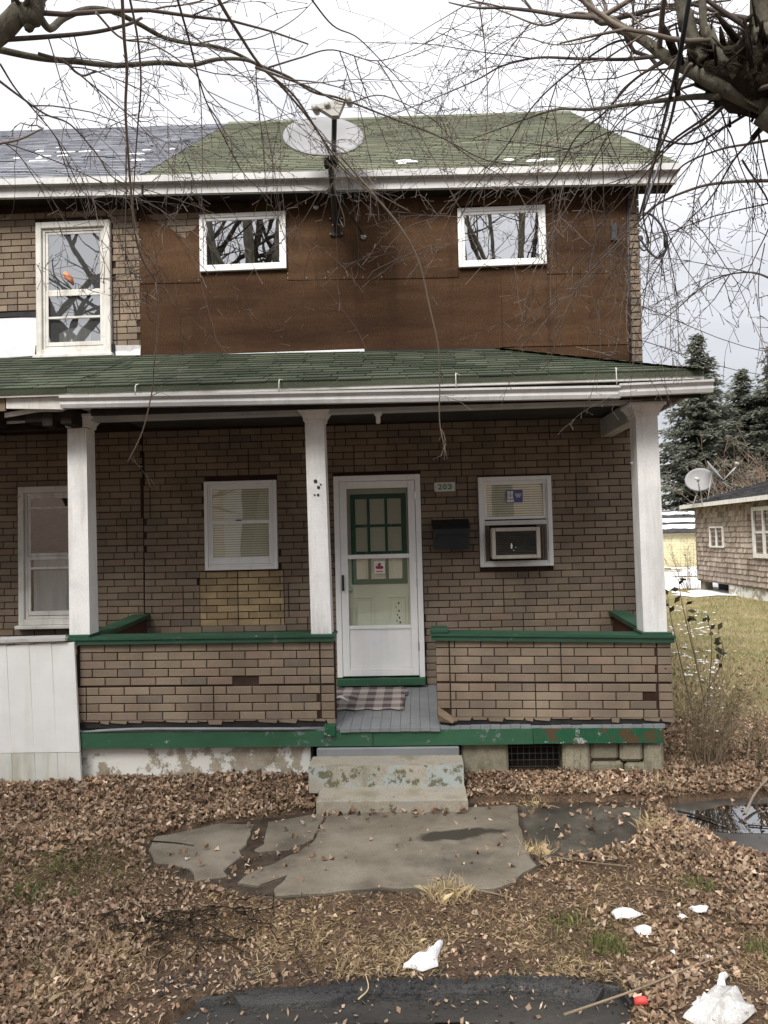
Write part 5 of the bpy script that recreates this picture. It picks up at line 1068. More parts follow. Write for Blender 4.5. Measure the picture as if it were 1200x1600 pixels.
def brushb(x, y, h, seed, label, m='brush', n=26, nl=0, grp=None, cat='shrub', name='bare_shrub', spread=.5, th=.012, lm='shrub_leaf', tw=3):
    r = random.Random(seed); o = thing(name, label, cat, (x, y, gz(x, y)), grp); b = MB(); lf = MB()
    for i in range(n):
        a = r.uniform(0, 6.28); q = r.random()**.7; p = Vector((x+.12*h*q*math.cos(a), y+.12*h*q*math.sin(a), gz(x, y)-.03)); d = Vector((math.cos(a)*spread*q, math.sin(a)*spread*q, 1)).normalized()
        L_ = h*r.uniform(.55, 1.05); pts = [p]; st = 7
        for k in range(st): d = (d+Vector((r.gauss(0, .12), r.gauss(0, .12), r.gauss(.02, .06)))).normalized(); pts.append(pts[-1]+d*L_/st)
        t0 = th*r.uniform(.5, 1.1); b.tube(pts, [t0*(1-.8*k/st) for k in range(st+1)], 4, False)
        for k in range(2, st+1):
            for _ in range(tw):
                dd = (d+Vector((r.gauss(0, .8), r.gauss(0, .8), r.gauss(.1, .4)))).normalized(); l = h*r.uniform(.06, .2); e = pts[k]+dd*l
                b.tube([pts[k], pts[k]+dd*l*.5+Vector((r.gauss(0, .01), 0, r.gauss(0, .01))), e], [t0*.4, t0*.3, t0*.15], 3, False)
                if r.random() < nl: leafy(lf, e, Vector((r.gauss(0, 1), r.gauss(0, 1), r.gauss(-.4, .5))), r.uniform(.02, .05), .012, Vector((r.gauss(0, 1), r.gauss(0, 1), 1)))
    b.build('stem', m, o)
    if lf.v: lf.build('leaves', lm, o, kind='stuff')
    return o
s_ = brushb(2.42, 6.55, .95, 5, 'twiggy olive brown shrub in the leaves beside the porch corner', 'shrub_stem', 34, .2, spread=.45, th=.007, lm='leaf_dry', tw=5)
o = thing('leafy_sapling', 'thin sapling with a few dark pointed leaves rising above the shrub by the porch corner', 'plant', (2.5, 6.8, .05)); b = MB(); lf = MB(); r_ = random.Random(6)
for tip in ((2.276, 6.6, 1.687), (2.368, 6.7, 1.453), (2.548, 6.7, 1.336), (2.598, 6.6, 1.235), (2.543, 6.5, 1.112), (2.144, 6.5, 1.558)):
    p = smooth_path([(2.48, 6.8, .02), (2.45+r_.uniform(-.05, .1), 6.75, .5), (tip[0]+.03, tip[1], tip[2]-.25), tip], 4); b.tube(p, [.008*(1-.7*i/(len(p)-1)) for i in range(len(p))], 4, False)
    for k in range(4): leafy(lf, Vector(p[-1-k]), Vector((r_.gauss(0, 1), r_.gauss(0, .6), r_.gauss(0, .7))), r_.uniform(.05, .10), .022, Vector((r_.gauss(0, .3), -1, r_.gauss(0, .5))))
b.build('stem', 'shrub_stem', o); lf.build('leaves', 'shrub_leaf', o)
brushb(2.78, 6.5, .5, 8, 'small leaning woody stump shoot right of the twiggy shrub', 'shrub_stem', 5, .1, spread=.7, th=.018, lm='leaf_dry')
brushb(1.29, 6.22, .42, 9, 'few thin twigs growing in front of the rotten porch rim', 'brush', 3, 0, spread=.3, th=.004)
brushb(*(9.755, 27, 1.429)[:2], 2.2, 11, 'bare brown shrub at the far corner of the cottage', 'brush', 18, .2, spread=.35, lm='leaf_dry')
for i, (px_, lab) in enumerate(((13.6, 'bare brown brush showing over the cottage roof, left clump'), (15.4, 'bare brown brush showing over the cottage roof, middle clump'), (17.2, 'bare brown brush showing over the cottage roof, right clump'))):
    brushb(px_, 31+i, 5.6, 20+i, lab, 'brush', 40, 0, 'bare brush behind the cottage', spread=.3, th=.03)

# street trees
def grow(b, p, d, L_, r0_, dep, r, droop=.10, kids=3, spur=True, n=7, wig=.16):
    pts = [Vector(p)]; d = Vector(d).normalized(); rs = [r0_]
    for k in range(n):
        d = (d + Vector((r.gauss(0, wig), r.gauss(0, wig), r.gauss(-droop, wig*.7)))).normalized(); pts.append(pts[-1]+d*L_/n); rs.append(max(.0011, r0_*(1-.72*(k+1)/n)))
    b.tube(pts, rs, 4 if r0_ < .012 else 6, False)
    if spur:
        for k in range(1, n+1):
            if r.random() < .8:
                dd = (d+Vector((r.gauss(0, .9), r.gauss(0, .9), r.gauss(0, .9)))).normalized(); l = r.uniform(.02, .07); q = pts[k]+dd*l
                b.tube([pts[k], q, q+dd*.012], [.0016, .0014, .0026], 3, False)
    if dep > 0:
        for _ in range(kids):
            k = r.randint(1, n-1); t = (pts[k+1]-pts[k]).normalized(); ax = t.orthogonal().normalized(); ax.rotate(Matrix.Rotation(r.uniform(0, 6.28), 3, t))
            grow(b, pts[k], t*r.uniform(.5, 1)+ax*r.uniform(.5, 1), L_*r.uniform(.35, .7), rs[k]*.65, dep-1, r, droop, max(1, kids-1), spur, n, wig)
    return pts
def limb(b, pts, ra, rb_, k=6, n=8):
    p = smooth_path(pts, k); m = len(p)-1
    b.tube([q+Vector((.01*nz3(q.x*4, q.z*4)*min(1, ra*30), 0, .01*nz3(q.z*4, q.y*4)*min(1, ra*30))) for q in p], [ra+(rb_-ra)*(i/m)**.8 for i in range(m+1)], n, True); return p
def street_tree(name, label, trunk, limbs, branches, whips, seed, ntw, ln, bound):
    """trunk: path; limbs: heavy limbs; branches: (path, r0, r1) each a part; whips: thin hanging shoots"""
    r = random.Random(seed); o = thing(name, label, 'tree', trunk[0][0], 'street trees by the kerb')
    part('trunk', 'bark', o, lambda b: limb(b, trunk[0], trunk[1], trunk[2], 6, 14))
    tw = MB(); hosts = []
    for p, ra, rb_ in limbs:
        b = MB(); q = limb(b, p, ra, rb_, 6, 10); b.build('limb', 'bark', o)
        for _ in range(8):
            k = r.randint(len(q)//3, len(q)-2); t = (q[k+1]-q[k]).normalized(); grow(tw, q[k], Vector((r.gauss(0, .8), r.gauss(0, .8), r.gauss(.3, .4)))+t*.5, r.uniform(.6, 1.3), .012, 2, r, -.02, 3)
    for p, ra, rb_ in branches:
        b = MB(); q = limb(b, p, ra, rb_, 6, 7); b.build('branch', 'bark' if ra > .013 else 'twig', o); hosts.append((q, ra, rb_))
    for p, ra, rb_, m in whips:
        b = MB(); q = limb(b, p, ra, rb_, 6, 5); b.build('hanging_shoot', m, o)
        for _ in range(5):
            k = r.randint(3, len(q)-2); grow(tw, q[k], Vector((r.gauss(0, .8), r.gauss(0, .4), r.gauss(-.2, .5))), r.uniform(.08, .22), .0025, 0, r, .05, 0)
    for _ in range(ntw):
        q, ra, rb_ = hosts[r.randrange(len(hosts))]; k = r.randint(2, len(q)-2); t = (q[k+1]-q[k]).normalized()
        d = t*r.uniform(.4, 1) + Vector((r.gauss(0, .55), r.gauss(0, .45), r.gauss(-.15, .6)))
        l = r.uniform(.35, 1.0)*ln
        e = q[k]+d.normalized()*l
        if not bound(e): continue
        grow(tw, q[k], d, l, r.uniform(.0022, .004), 1, r, .055, 3, True, 9, .085)
    tw.build('twigs', 'twig', o, kind='stuff'); return o
# tree on the left: trunk out of view to the left, limbs over the picture
LT = [((-2.75, 2.75, -.1), (-2.7, 2.75, 1.6), (-2.55, 2.8, 2.8), (-2.3, 2.9, 3.7), (-1.948, 3.1, 4.265)), .24, .10]
l_limbs = [([(-1.948, 3.1, 4.265), (-1.775, 3.1, 4.365), (-1.682, 3.1, 4.458), (-1.6, 3.1, 4.578), (-1.45, 3.0, 6.3), (-1.5, 2.6, 8.2)],   .052, .03),
           ([(-2.35, 2.9, 3.6), (-2.5, 2.9, 4.6), (-2.75, 2.9, 6.6), (-2.9, 2.7, 9.5)], .15, .06), ([(-2.45, 2.85, 3.4), (-3.0, 2.6, 5.0), (-3.5, 2.5, 7.4), (-4.0, 2.3, 10)], .12, .04),
           ([(-2.3, 2.85, 3.9), (-2.2, 2.7, 5.2), (-2.3, 2.9, 7), (-2.1, 2.6, 9.4)], .10, .04), ([(-2.6, 2.85, 5), (-2.9, 3.1, 6.2), (-3.5, 3.3, 7.4), (-4.4, 3.4, 8.6)], .07, .03)]
l_br = [([(-1.645, 3.1, 4.378), (-1.653, 3.2, 4.508), (-1.65, 3.3, 4.519), (-1.631, 3.4, 4.642), (-1.565, 3.5, 4.753), (-1.477, 3.6, 4.811), (-1.384, 3.7, 4.817), (-1.283, 3.8, 4.806), (-1.158, 3.9, 4.832), (-1.007, 4, 4.863), (-0.849, 4.1, 4.832), (-0.74, 4.2, 4.777), (-0.626, 4.3, 4.678), (-0.526, 4.4, 4.564), (-0.422, 4.5, 4.428), (-0.153, 4.6, 4.211)], .02, .004),
        ([(-1.832, 3.1, 4.333), (-1.584, 3.15, 4.372), (-1.388, 3.2, 4.419), (-1.26, 3.25, 4.483), (-1.213, 3.3, 4.547)], .012, .006),
        ([(-1.951, 3.2, 4.397), (-1.882, 3.288, 4.422), (-1.745, 3.375, 4.436), (-1.599, 3.462, 4.467), (-1.444, 3.55, 4.497), (-1.247, 3.638, 4.557), (-1.108, 3.725, 4.593), (-0.995, 3.812, 4.676), (-0.877, 3.9, 4.728), (-0.79, 3.987, 4.741), (-0.662, 4.075, 4.731), (-0.529, 4.162, 4.686), (-0.39, 4.25, 4.698), (-0.131, 4.337, 4.635), (0.213, 4.425, 4.53), (0.489, 4.512, 4.424), (0.777, 4.6, 4.415)], .0175, .0035),
        ([(-1.654, 3.2, 4.333), (-1.548, 3.225, 4.308), (-1.507, 3.25, 4.274), (-1.477, 3.275, 4.271), (-1.433, 3.3, 4.309)], .008, .004),
        ([(-0.765, 2.9, 4.361), (-0.788, 3.087, 4.435), (-0.749, 3.275, 4.421), (-0.686, 3.463, 4.39), (-0.562, 3.65, 4.356), (-0.459, 3.838, 4.256), (-0.384, 4.025, 4.212), (-0.249, 4.213, 4.152), (0.007, 4.4, 4.073)], .0095, .003),
        ([(-1.746, 3, 4.104), (-1.731, 3.175, 4.126), (-1.703, 3.35, 4.145), (-1.663, 3.525, 4.19), (-1.611, 3.7, 4.135), (-1.583, 3.875, 4.085), (-1.435, 4.05, 4.091), (-1.269, 4.225, 4.09), (-1.145, 4.4, 4.093)], .006, .0018),
        ([(-1.718, 3, 4.158), (-1.737, 3.16, 4.147), (-1.719, 3.32, 4.122), (-1.706, 3.48, 4.087), (-1.654, 3.64, 3.906), (-1.589, 3.8, 3.91)], .0045, .0018),
        ([(-1.734, 3, 3.812), (-1.655, 3.033, 3.846), (-1.582, 3.067, 3.903), (-1.582, 3.1, 3.93)], .006, .003),
        ([(-0.956, 3, 4.421), (-0.954, 3.167, 4.343), (-0.962, 3.333, 4.275), (-0.965, 3.5, 4.237), (-0.931, 3.667, 4.168), (-0.873, 3.833, 4.066), (-0.77, 4, 4.001)], .0055, .0018),
        ([(-0.704, 3.4, 4.35), (-0.617, 3.6, 4.426), (-0.517, 3.8, 4.497), (-0.332, 4, 4.521), (-0.124, 4.2, 4.669), (0.176, 4.4, 4.617), (0.339, 4.6, 4.517)], .007, .002),
        ([(-1.344, 3.1, 4.433), (-1.304, 3.283, 4.443), (-1.219, 3.467, 4.533), (-1.086, 3.65, 4.516), (-1.038, 3.833, 4.492), (-0.839, 4.017, 4.338), (-0.659, 4.2, 4.127)], .0055, .0018),
        ([(-0.662, 3.5, 4.413), (-0.527, 3.66, 4.56), (-0.379, 3.82, 4.7), (-0.148, 3.98, 4.734), (0.104, 4.14, 4.92), (0.264, 4.3, 5.176)], .005, .0015),
        ([(-1.01, 3.4, 4.476), (-0.909, 3.55, 4.599), (-0.763, 3.7, 4.701), (-0.585, 3.85, 4.9), (-0.461, 4, 5.148)], .0045, .002),
        ([(-0.426, 3.2, 4.541), (-0.334, 3.4, 4.532), (-0.227, 3.6, 4.602), (-0.076, 3.8, 4.56), (0.058, 4, 4.537), (0.243, 4.2, 4.574)], .0045, .0015)]
l_wh = [([(-1.07, 2.7, 4.214), (-1.11, 2.821, 4.112), (-1.149, 2.943, 4.063), (-1.204, 3.064, 3.975), (-1.242, 3.186, 3.845), (-1.277, 3.307, 3.73), (-1.304, 3.429, 3.572), (-1.31, 3.55, 3.494), (-1.297, 3.671, 3.44), (-1.331, 3.793, 3.348), (-1.38, 3.914, 3.212), (-1.443, 4.036, 3.085), (-1.496, 4.157, 2.986), (-1.604, 4.279, 2.766), (-1.738, 4.4, 2.605)], .0075, .0036, 'pale_twig'),
        ([(-1.084, 2.8, 4.291), (-1.093, 2.92, 4.18), (-1.126, 3.04, 4.069), (-1.188, 3.16, 3.944), (-1.247, 3.28, 3.835), (-1.307, 3.4, 3.683)], .0055, .0025, 'twig'),
        ([(-1.256, 3.2, 3.883), (-1.306, 3.32, 3.738), (-1.359, 3.44, 3.516), (-1.383, 3.56, 3.436), (-1.405, 3.68, 3.315), (-1.432, 3.8, 3.149)], .0035, .0015, 'twig'),
        ([(-0.365, 3.9, 4.181), (-0.203, 4.013, 4.017), (-0.05, 4.125, 3.861), (0.054, 4.237, 3.697), (0.113, 4.35, 3.46), (0.16, 4.463, 3.246), (0.166, 4.575, 3.054), (0.163, 4.688, 2.832), (0.21, 4.8, 2.606)], .0065, .0034, 'pale_twig'),
        ([(0.238, 4.2, 4.386), (0.475, 4.4, 4.319), (0.811, 4.6, 4.25)], .004, .002, 'twig'),
        ([(-1.422, 3.9, 3.623), (-1.586, 4, 3.603), (-1.868, 4.1, 3.628), (-2.143, 4.2, 3.735), (-2.311, 4.3, 3.857)], .003, .0012, 'pale_twig'),
        ([(-1.404, 4, 3.452), (-1.503, 4.067, 3.521), (-1.696, 4.133, 3.536), (-1.838, 4.2, 3.586)], .0025, .001, 'pale_twig'),
        ([(-0.485, 4, 4.024), (-0.605, 4.067, 3.878), (-0.728, 4.133, 3.801), (-0.63, 4.2, 3.674)], .0025, .001, 'twig')]
street_tree('street_tree', 'bare street tree at the left whose long smooth limbs and hanging shoots cross the roof', LT, l_limbs, l_br, l_wh, 3, 52, 1.25, lambda e: e.z > 3.3 and e.y > 2.4 and e.y < 5.6 and e.x < 1.6)
# pollarded tree on the right
RT = [((2.55, 2.9, -.1), (2.5, 2.9, 1.6), (2.3, 2.95, 2.8), (1.95, 3.0, 3.5), (1.479, 3, 3.854)), .26, .11]
r_limbs = [([(1.593, 3, 3.874), (1.485, 3, 3.999), (1.465, 3, 4.134), (1.455, 3, 4.308), (1.45, 2.9, 6.5), (1.3, 2.6, 9)], .06, .03),
           ([(1.489, 3, 3.8), (1.365, 3, 3.86), (1.24, 3, 3.933), (1.159, 3.05, 4.023), (1.087, 3.1, 4.114), (1.021, 3.15, 4.216), (0.921, 3.2, 4.334), (0.826, 3.3, 4.529), (.6, 3.4, 5.6)], .04, .012),
           ([(1.218, 3, 4.014), (1.17, 3, 4.11), (1.149, 3, 4.218), (1.127, 3, 4.327), (1.0, 2.9, 6.2), (.9, 2.6, 8.8)], .034, .016), ([(1.32, 2.95, 3.91), (1.268, 2.95, 3.991), (1.223, 2.95, 4.112), (1.197, 2.95, 4.285), (1.15, 2.8, 6.4), (1.25, 2.6, 9.2)], .02, .012),
           ([(1.9, 3.0, 3.5), (1.75, 3.0, 4.8), (1.9, 2.9, 7), (2.1, 2.7, 10)], .1, .04), ([(2.0, 3.0, 3.6), (2.4, 2.9, 5.2), (2.6, 2.8, 7), (2.5, 2.6, 9.5)], .1, .04), ([(1.8, 3.0, 4.6), (1.4, 3.2, 6.2), (1.0, 3.3, 7.2), (.4, 3.4, 8.2)], .05, .02)]
r_br = [([(1.166, 3.1, 4.091), (1.121, 3.238, 4.196), (1.009, 3.375, 4.281), (0.823, 3.513, 4.386), (0.665, 3.65, 4.489), (0.508, 3.788, 4.544), (0.387, 3.925, 4.563), (0.148, 4.062, 4.552), (-0.128, 4.2, 4.536)], .011, .002),
        ([(1.276, 3, 3.864), (1.21, 3.129, 3.941), (1.134, 3.257, 4.008), (0.99, 3.386, 4.069), (0.876, 3.514, 4.13), (0.75, 3.643, 4.212), (0.579, 3.771, 4.236), (0.358, 3.9, 4.233)], .015, .003),
        ([(1.099, 3.1, 4.086), (1.026, 3.3, 4.134), (0.947, 3.5, 4.108), (0.853, 3.7, 4.099), (0.792, 3.9, 4.021), (0.722, 4.1, 3.98), (0.66, 4.3, 3.923)], .007, .002),
        ([(1.445, 2.9, 3.866), (1.384, 3.1, 3.933), (1.329, 3.3, 3.942), (1.256, 3.5, 3.953), (1.197, 3.7, 3.935), (1.091, 3.9, 3.939)], .011, .002),
        ([(1.431, 2.85, 3.815), (1.358, 3.042, 3.88), (1.315, 3.233, 3.89), (1.274, 3.425, 3.927), (1.25, 3.617, 3.953), (1.146, 3.808, 3.858), (1.008, 4, 3.744)], .010, .002),
        ([(1.673, 3.4, 3.693), (1.563, 3.54, 3.761), (1.469, 3.68, 3.815), (1.36, 3.82, 3.827), (1.307, 3.96, 3.836), (1.28, 4.1, 3.828), (1.118, 4.24, 3.691), (0.979, 4.38, 3.551), (0.906, 4.52, 3.352), (0.868, 4.66, 3.211), (0.842, 4.8, 3.17)], .009, .0022),
        ([(1.372, 2.95, 3.946), (1.317, 3.12, 4.018), (1.218, 3.29, 4.073), (1.101, 3.46, 4.108), (1.026, 3.63, 4.1), (0.936, 3.8, 3.991)], .009, .002),
        ([(0.921, 3.2, 4.334), (0.788, 3.333, 4.481), (0.667, 3.467, 4.523), (0.506, 3.6, 4.692), (0.363, 3.733, 4.848), (0.204, 3.867, 4.868), (0.031, 4, 4.864)], .007, .0015),
        ([(1.013, 3.15, 4.222), (0.925, 3.325, 4.318), (0.757, 3.5, 4.29), (0.63, 3.675, 4.244), (0.52, 3.85, 4.146), (0.379, 4.025, 4.032), (0.28, 4.2, 3.897)], .006, .0018),
        ([(1.766, 3.6, 3.292), (1.723, 3.8, 3.413), (1.609, 4, 3.439), (1.47, 4.2, 3.332), (1.367, 4.4, 3.244)], .006, .0018),
        ([(1.583, 3.2, 3.779), (1.528, 3.317, 3.825), (1.435, 3.433, 3.863), (1.299, 3.55, 3.838), (1.256, 3.667, 3.689), (1.367, 3.783, 3.504), (1.534, 3.9, 3.339)], .007, .0018),
        ([(1.46, 3.1, 3.861), (1.387, 3.243, 3.863), (1.301, 3.386, 3.874), (1.177, 3.529, 3.988), (1.037, 3.671, 4.107), (0.878, 3.814, 4.11), (0.636, 3.957, 4.146), (0.442, 4.1, 4.12)], .007, .0016),
        ([(1.272, 3, 4.104), (1.173, 3.15, 4.157), (1.084, 3.3, 4.175), (0.995, 3.45, 4.153), (0.986, 3.6, 4.053), (1.13, 3.75, 3.864), (1.247, 3.9, 3.623)], .005, .0015),
        ([(1.489, 3, 4.092), (1.381, 3.125, 4.24), (1.271, 3.25, 4.364), (1.145, 3.375, 4.416), (1.01, 3.5, 4.622)], .006, .002),
        ([(1.489, 3.3, 3.745), (1.685, 3.467, 3.58), (1.681, 3.633, 3.433), (1.619, 3.8, 3.236)], .005, .0015),
        ([(1.523, 3.1, 3.803), (1.462, 3.3, 3.761), (1.424, 3.5, 3.668), (1.342, 3.7, 3.603), (1.242, 3.9, 3.486)], .006, .0016),
        ([(1.048, 3.1, 4.144), (0.993, 3.25, 4.409), (0.888, 3.4, 4.402), (0.742, 3.55, 4.482), (0.549, 3.7, 4.628), (0.33, 3.85, 4.57), (0.201, 4, 4.602)], .005, .0014)]
r_wh = [([(1.301, 4.3, 3.782), (1.315, 4.42, 3.733), (1.29, 4.54, 3.482), (1.267, 4.66, 3.237), (1.198, 4.78, 3.27), (1.083, 4.9, 3.339)], .0035, .0015, 'pale_twig'), ([(1.127, 2.9, 3.94), (1.125, 3.04, 3.923), (1.13, 3.18, 3.841), (1.103, 3.32, 3.745), (1.097, 3.46, 3.603), (1.166, 3.6, 3.505)], .009, .003, 'twig'),
        ([(1.713, 3.6, 3.482), (1.706, 3.667, 3.318), (1.736, 3.733, 3.082), (1.732, 3.8, 2.871)], .003, .001, 'pale_twig'), ([(1.499, 4.3, 3.399), (1.508, 4.35, 3.187), (1.546, 4.4, 3.066)], .0025, .001, 'pale_twig')]
rt2 = street_tree('street_tree', 'pollarded street tree at the upper right with a dark knobbly head and fanning bare shoots', RT, r_limbs, r_br, r_wh, 8, 82, 1.2, lambda e: e.z > 2.7 and 2.5 < e.y < 5.6 and e.x > -.3)
def knob(b):
    r = random.Random(14)
    for k in range(330):
        c = Vector((1.344, 3, 3.967)) + Vector((r.gauss(.07, .085), r.gauss(0, .07), r.gauss(-.01, .05)))
        c.z -= .35*(c.x-1.32); d = Vector((r.gauss(-.3, .6), r.gauss(-.2, .6), r.gauss(.7, .5))).normalized(); l = r.uniform(.05, .17); q = r.uniform(.005, .017)
        b.tube([c, c+d*l*.5, c+d*l], [q, q*r.uniform(.7, 1.1), q*.35], 5)
    n = 14; m = 9; c = Vector((1.422, 3.02, 3.928)); vs = []
    for j in range(m+1):
        for i in range(n):
            th = math.pi*j/m; ph = 2*math.pi*i/n; d = Vector((math.sin(th)*math.cos(ph), math.sin(th)*math.sin(ph), math.cos(th))); k = 1+.35*nz3(d.x*2.5, d.y*2.5, d.z*2.5)+.2*nz3(d.x*6, d.y*6, d.z*6)
            vs.append(c+Vector((d.x*.21, d.y*.15, d.z*.11-.3*d.x*.21))*k)
    b.add(vs, [[j*n+i, (j+1)*n+i, (j+1)*n+(i+1) % n, j*n+(i+1) % n] for j in range(m) for i in range(n)], True)
part('knob', 'bark_dark', rt2, knob)
# trees and a pale house over the road behind the camera (they show in the window panes)
def bare_tree(x, y, h, seed, label):
    r = random.Random(seed); o = thing('bare_tree', label, 'tree', (x, y, 0), 'bare trees across the road'); b = MB(); tb = MB()
    part('trunk', 'bark_dark', o, lambda q: q.tube([(x, y, -.1), (x+.1, y, h*.2), (x, y, h*.42)], [h*.03, h*.024, h*.018], 9))
    for i in range(8):
        a = r.uniform(0, 6.28); grow(b, (x, y, h*r.uniform(.2, .42)), (math.cos(a)*.5, math.sin(a)*.5, 1), h*.55, h*.011, 3, r, -.03, 4, False, 7, .13)
    b.build('crown', 'bark_dark', o, kind='stuff')
for i, (x, y, h) in enumerate(((-4.6, -5, 15), (2.4, -6, 14), (-7.5, -7.5, 15))): bare_tree(x, y, h, 40+i, ('bare dark tree across the road mirrored in the left panes', 'bare dark tree across the road mirrored in the right upstairs pane', 'bare dark tree across the road mirrored in the old left windows')[i])
bare_tree(-6.8, .8, 12, 52, 'bare street tree farther left along the kerb, mirrored in the old upstairs window')
wh_ = thing('white_house', 'white gabled house across the road mirrored in the lower panes', 'house', (-4.5, -16, 0))
part('wall', 'vinyl', wh_, lambda b: b.hexa([(-8, -22, 0), (-3.2, -22, 0), (-3.2, -15, 0), (-8, -15, 0), (-8, -22, 5), (-3.2, -22, 5), (-3.2, -15, 5), (-8, -15, 5)]))
hl = MB(); nh = 60  # ring of hills added to block low sky and darken the porch wall
hl.add([p for i in range(nh+1) for a in [2*math.pi*i/nh] for k in [.3 if 0 < i < nh/2 else 1] for p in ((75*math.cos(a), 75*math.sin(a), -1), (95*math.cos(a), 95*math.sin(a), k*(15+4*nz3(math.cos(a)*3, math.sin(a)*3))), (170*math.cos(a), 170*math.sin(a), k*(22+5*nz3(math.cos(a)*2, 7))))], [[i*3+j, i*3+j+1, (i+1)*3+j+1, (i+1)*3+j] for i in range(nh) for j in (0, 1)], True)
hl.build('blocker_hills', 'brush', kind='structure')
part('roof', 'slate', wh_, lambda b: b.hexa([(-8.4, -22.3, 5), (-2.8, -22.3, 5), (-2.8, -14.6, 5), (-8.4, -14.6, 5), (-5.7, -22.3, 7.6), (-5.5, -22.3, 7.6), (-5.5, -14.6, 7.6), (-5.7, -14.6, 7.6)]))

# ------------------------------------------------------------------ litter on the ground
def leaf_shape(k):
    """a crumpled dry leaf: uneven outline, curled and folded"""
    r = random.Random(100+k); n = 9; ring = []
    for i in range(n):
        a = 2*math.pi*i/n; q = .5*(1+.32*math.cos(a*r.choice((3, 5))+r.uniform(0, 1))*r.uniform(.3, 1)+r.uniform(-.14, .14)); ring.append((q*math.cos(a)*r.uniform(.75, 1), q*math.sin(a)))
    cx = r.uniform(1.2, 3.6)*r.choice((-1, 1, 1)); cy = r.uniform(-.8, 1.8); tw = r.uniform(-1.4, 1.4)
    def bend(x, y): return (x*(1-.12*abs(cx)), y*.95, cx*x*x + cy*.5*y*y + tw*x*y + r.uniform(-.07, .07))
    vs = [bend(0, 0)] + [bend(x, y) for x, y in ring]
    return vs, [(0, 1+i, 1+(i+1) % n) for i in range(n)]
SHAPES = [leaf_shape(k) for k in range(14)]
SNOWP = [[(-0.139, 3.618),(-0.091, 3.724),(0.073, 3.92),(0.083, 3.66)],[(0.959, 4.082),(1.004, 4.203),(1.152, 4.259),(1.197, 4.175),(1.159, 3.943),(1.061, 3.944)],[(1.321, 4.094),(1.378, 4.202),(1.578, 4.271),(1.522, 4.147)],[(1.052, 3.248),(1.164, 3.438),(1.346, 3.637),(1.418, 3.632),(1.408, 3.333),(1.321, 3.21)]]
def dens(x, y):
    d = .5 + 1.0*nz3(x*1.3, y*1.3, 2) + .75*nz3(x*4, y*4, 8)
    if y > 5.65: d += .75
    if y < 4.8: d -= .22
    if y < 4.5 and -1.4 < x < .8: d -= .25
    if abs(x+1.35) < .5 and abs(y-4.05) < .28: d += .5
    if x < -1.95 and 4.25 < y < 5.0: d -= .45
    for tx, ty in ((.91, 3.85), (.74, 4.12), (1.6, 4.5), (1.66, 3.8)):
        if abs(x-tx) < .13 and abs(y-ty) < .1: d -= .6
    if any(inpoly(x, y, p) for p in SNOWP): d = -1
    if x < -1.6: d += .28
    if x > .5 and y > 4.8: d += .35
    if x > .4 and y < 4.8: d -= .08
    if -1.4 < x < .9 and y < 4.45: d -= .50
    if x < -2.1 and 4.5 < y < 5.2: d -= .35
    if y > 6.6: d -= .5*(y-6.6)*.35
    return d
lr = random.Random(77); lit = MB(); cnt = 0
def add_leaf(b, x, y, z, s, r, flat=.55):
    vs, fs = SHAPES[r.randrange(14)]
    M = Matrix.Rotation(r.uniform(0, 6.283), 3, 'Z') @ Matrix.Rotation(r.gauss(0, flat*.8), 3, 'X') @ Matrix.Rotation(r.gauss(0, flat), 3, 'Y')
    b.add([(x, y, z) + (Vector() if False else Vector()) if False else tuple(Vector((x, y, z)) + M @ (Vector(v)*s)) for v in vs], fs)
while cnt < 31000:
    u = lr.random(); y = 3.2 + 5.2*u**1.05; x = lr.uniform(-.62*y-1.0, .55*y+1.0)
    if lr.random() > dens(x, y): continue
    if inpoly(x, y, ROAD) and not (x > .45 and lr.random() < .5): continue
    if inslab(x, y) and lr.random() > (.012 if x > .73 else .008): continue
    if inpoly(x, y, HULL) and not inslab(x, y) and lr.random() > .07: continue
    if (-.84 if y < 6.05 else -.94) < x < .35 and y > 5.72: continue
    if y > 6.41 and x < 2.05: continue
    if x < -2.92 and y > 6.3: continue
    s = lr.choice((lr.uniform(.018, .036), lr.uniform(.022, .05), lr.uniform(.022, .05), lr.uniform(.038, .058)))*(.8 if y < 4.8 else 1); z = max(gz(x, y), -.02 if not inslab(x, y) else .002)+.012+.022*lr.random()
    if inslab(x, y): z = .016
    add_leaf(lit, x, y, z, s, lr); cnt += 1
lit.build('fallen_leaves', 'leaf_dry', kind='stuff')
frag = MB(); fr_ = random.Random(91); cnt = 0
while cnt < 30000:      # crumbs of leaf and bark over the bare soil
    y = 3.2+3.3*fr_.random(); x = fr_.uniform(-.62*y-.8, .55*y+.8); cnt += 1
    if inslab(x, y) and fr_.random() > .03: continue
    if inpoly(x, y, ROAD) and fr_.random() > (.3 if y > 3.46 else .16): continue
    if (-1.0 < x < .4 and y > 5.72) or (x < 2.05 and y > 6.4) or (x < -2.92 and y > 6.3): continue
    a = fr_.uniform(0, 6.28); l = fr_.uniform(.005, .016); q = l*fr_.uniform(.25, .8); z = max(gz(x, y), -.03) + .006 + (.034 if inslab(x, y) else .03 if inpoly(x, y, ROAD) and y > 3.5 else .006 if inpoly(x, y, ROAD) else 0)
    u = Vector((math.cos(a)*l, math.sin(a)*l, fr_.gauss(0, .5)*l)); v = Vector((-math.sin(a)*q, math.cos(a)*q, fr_.gauss(0, .5)*q)); c = Vector((x, y, z))
    frag.add([c-u, c+v, c+u+v*.3, c-v], [[0, 1, 3], [1, 2, 3]])
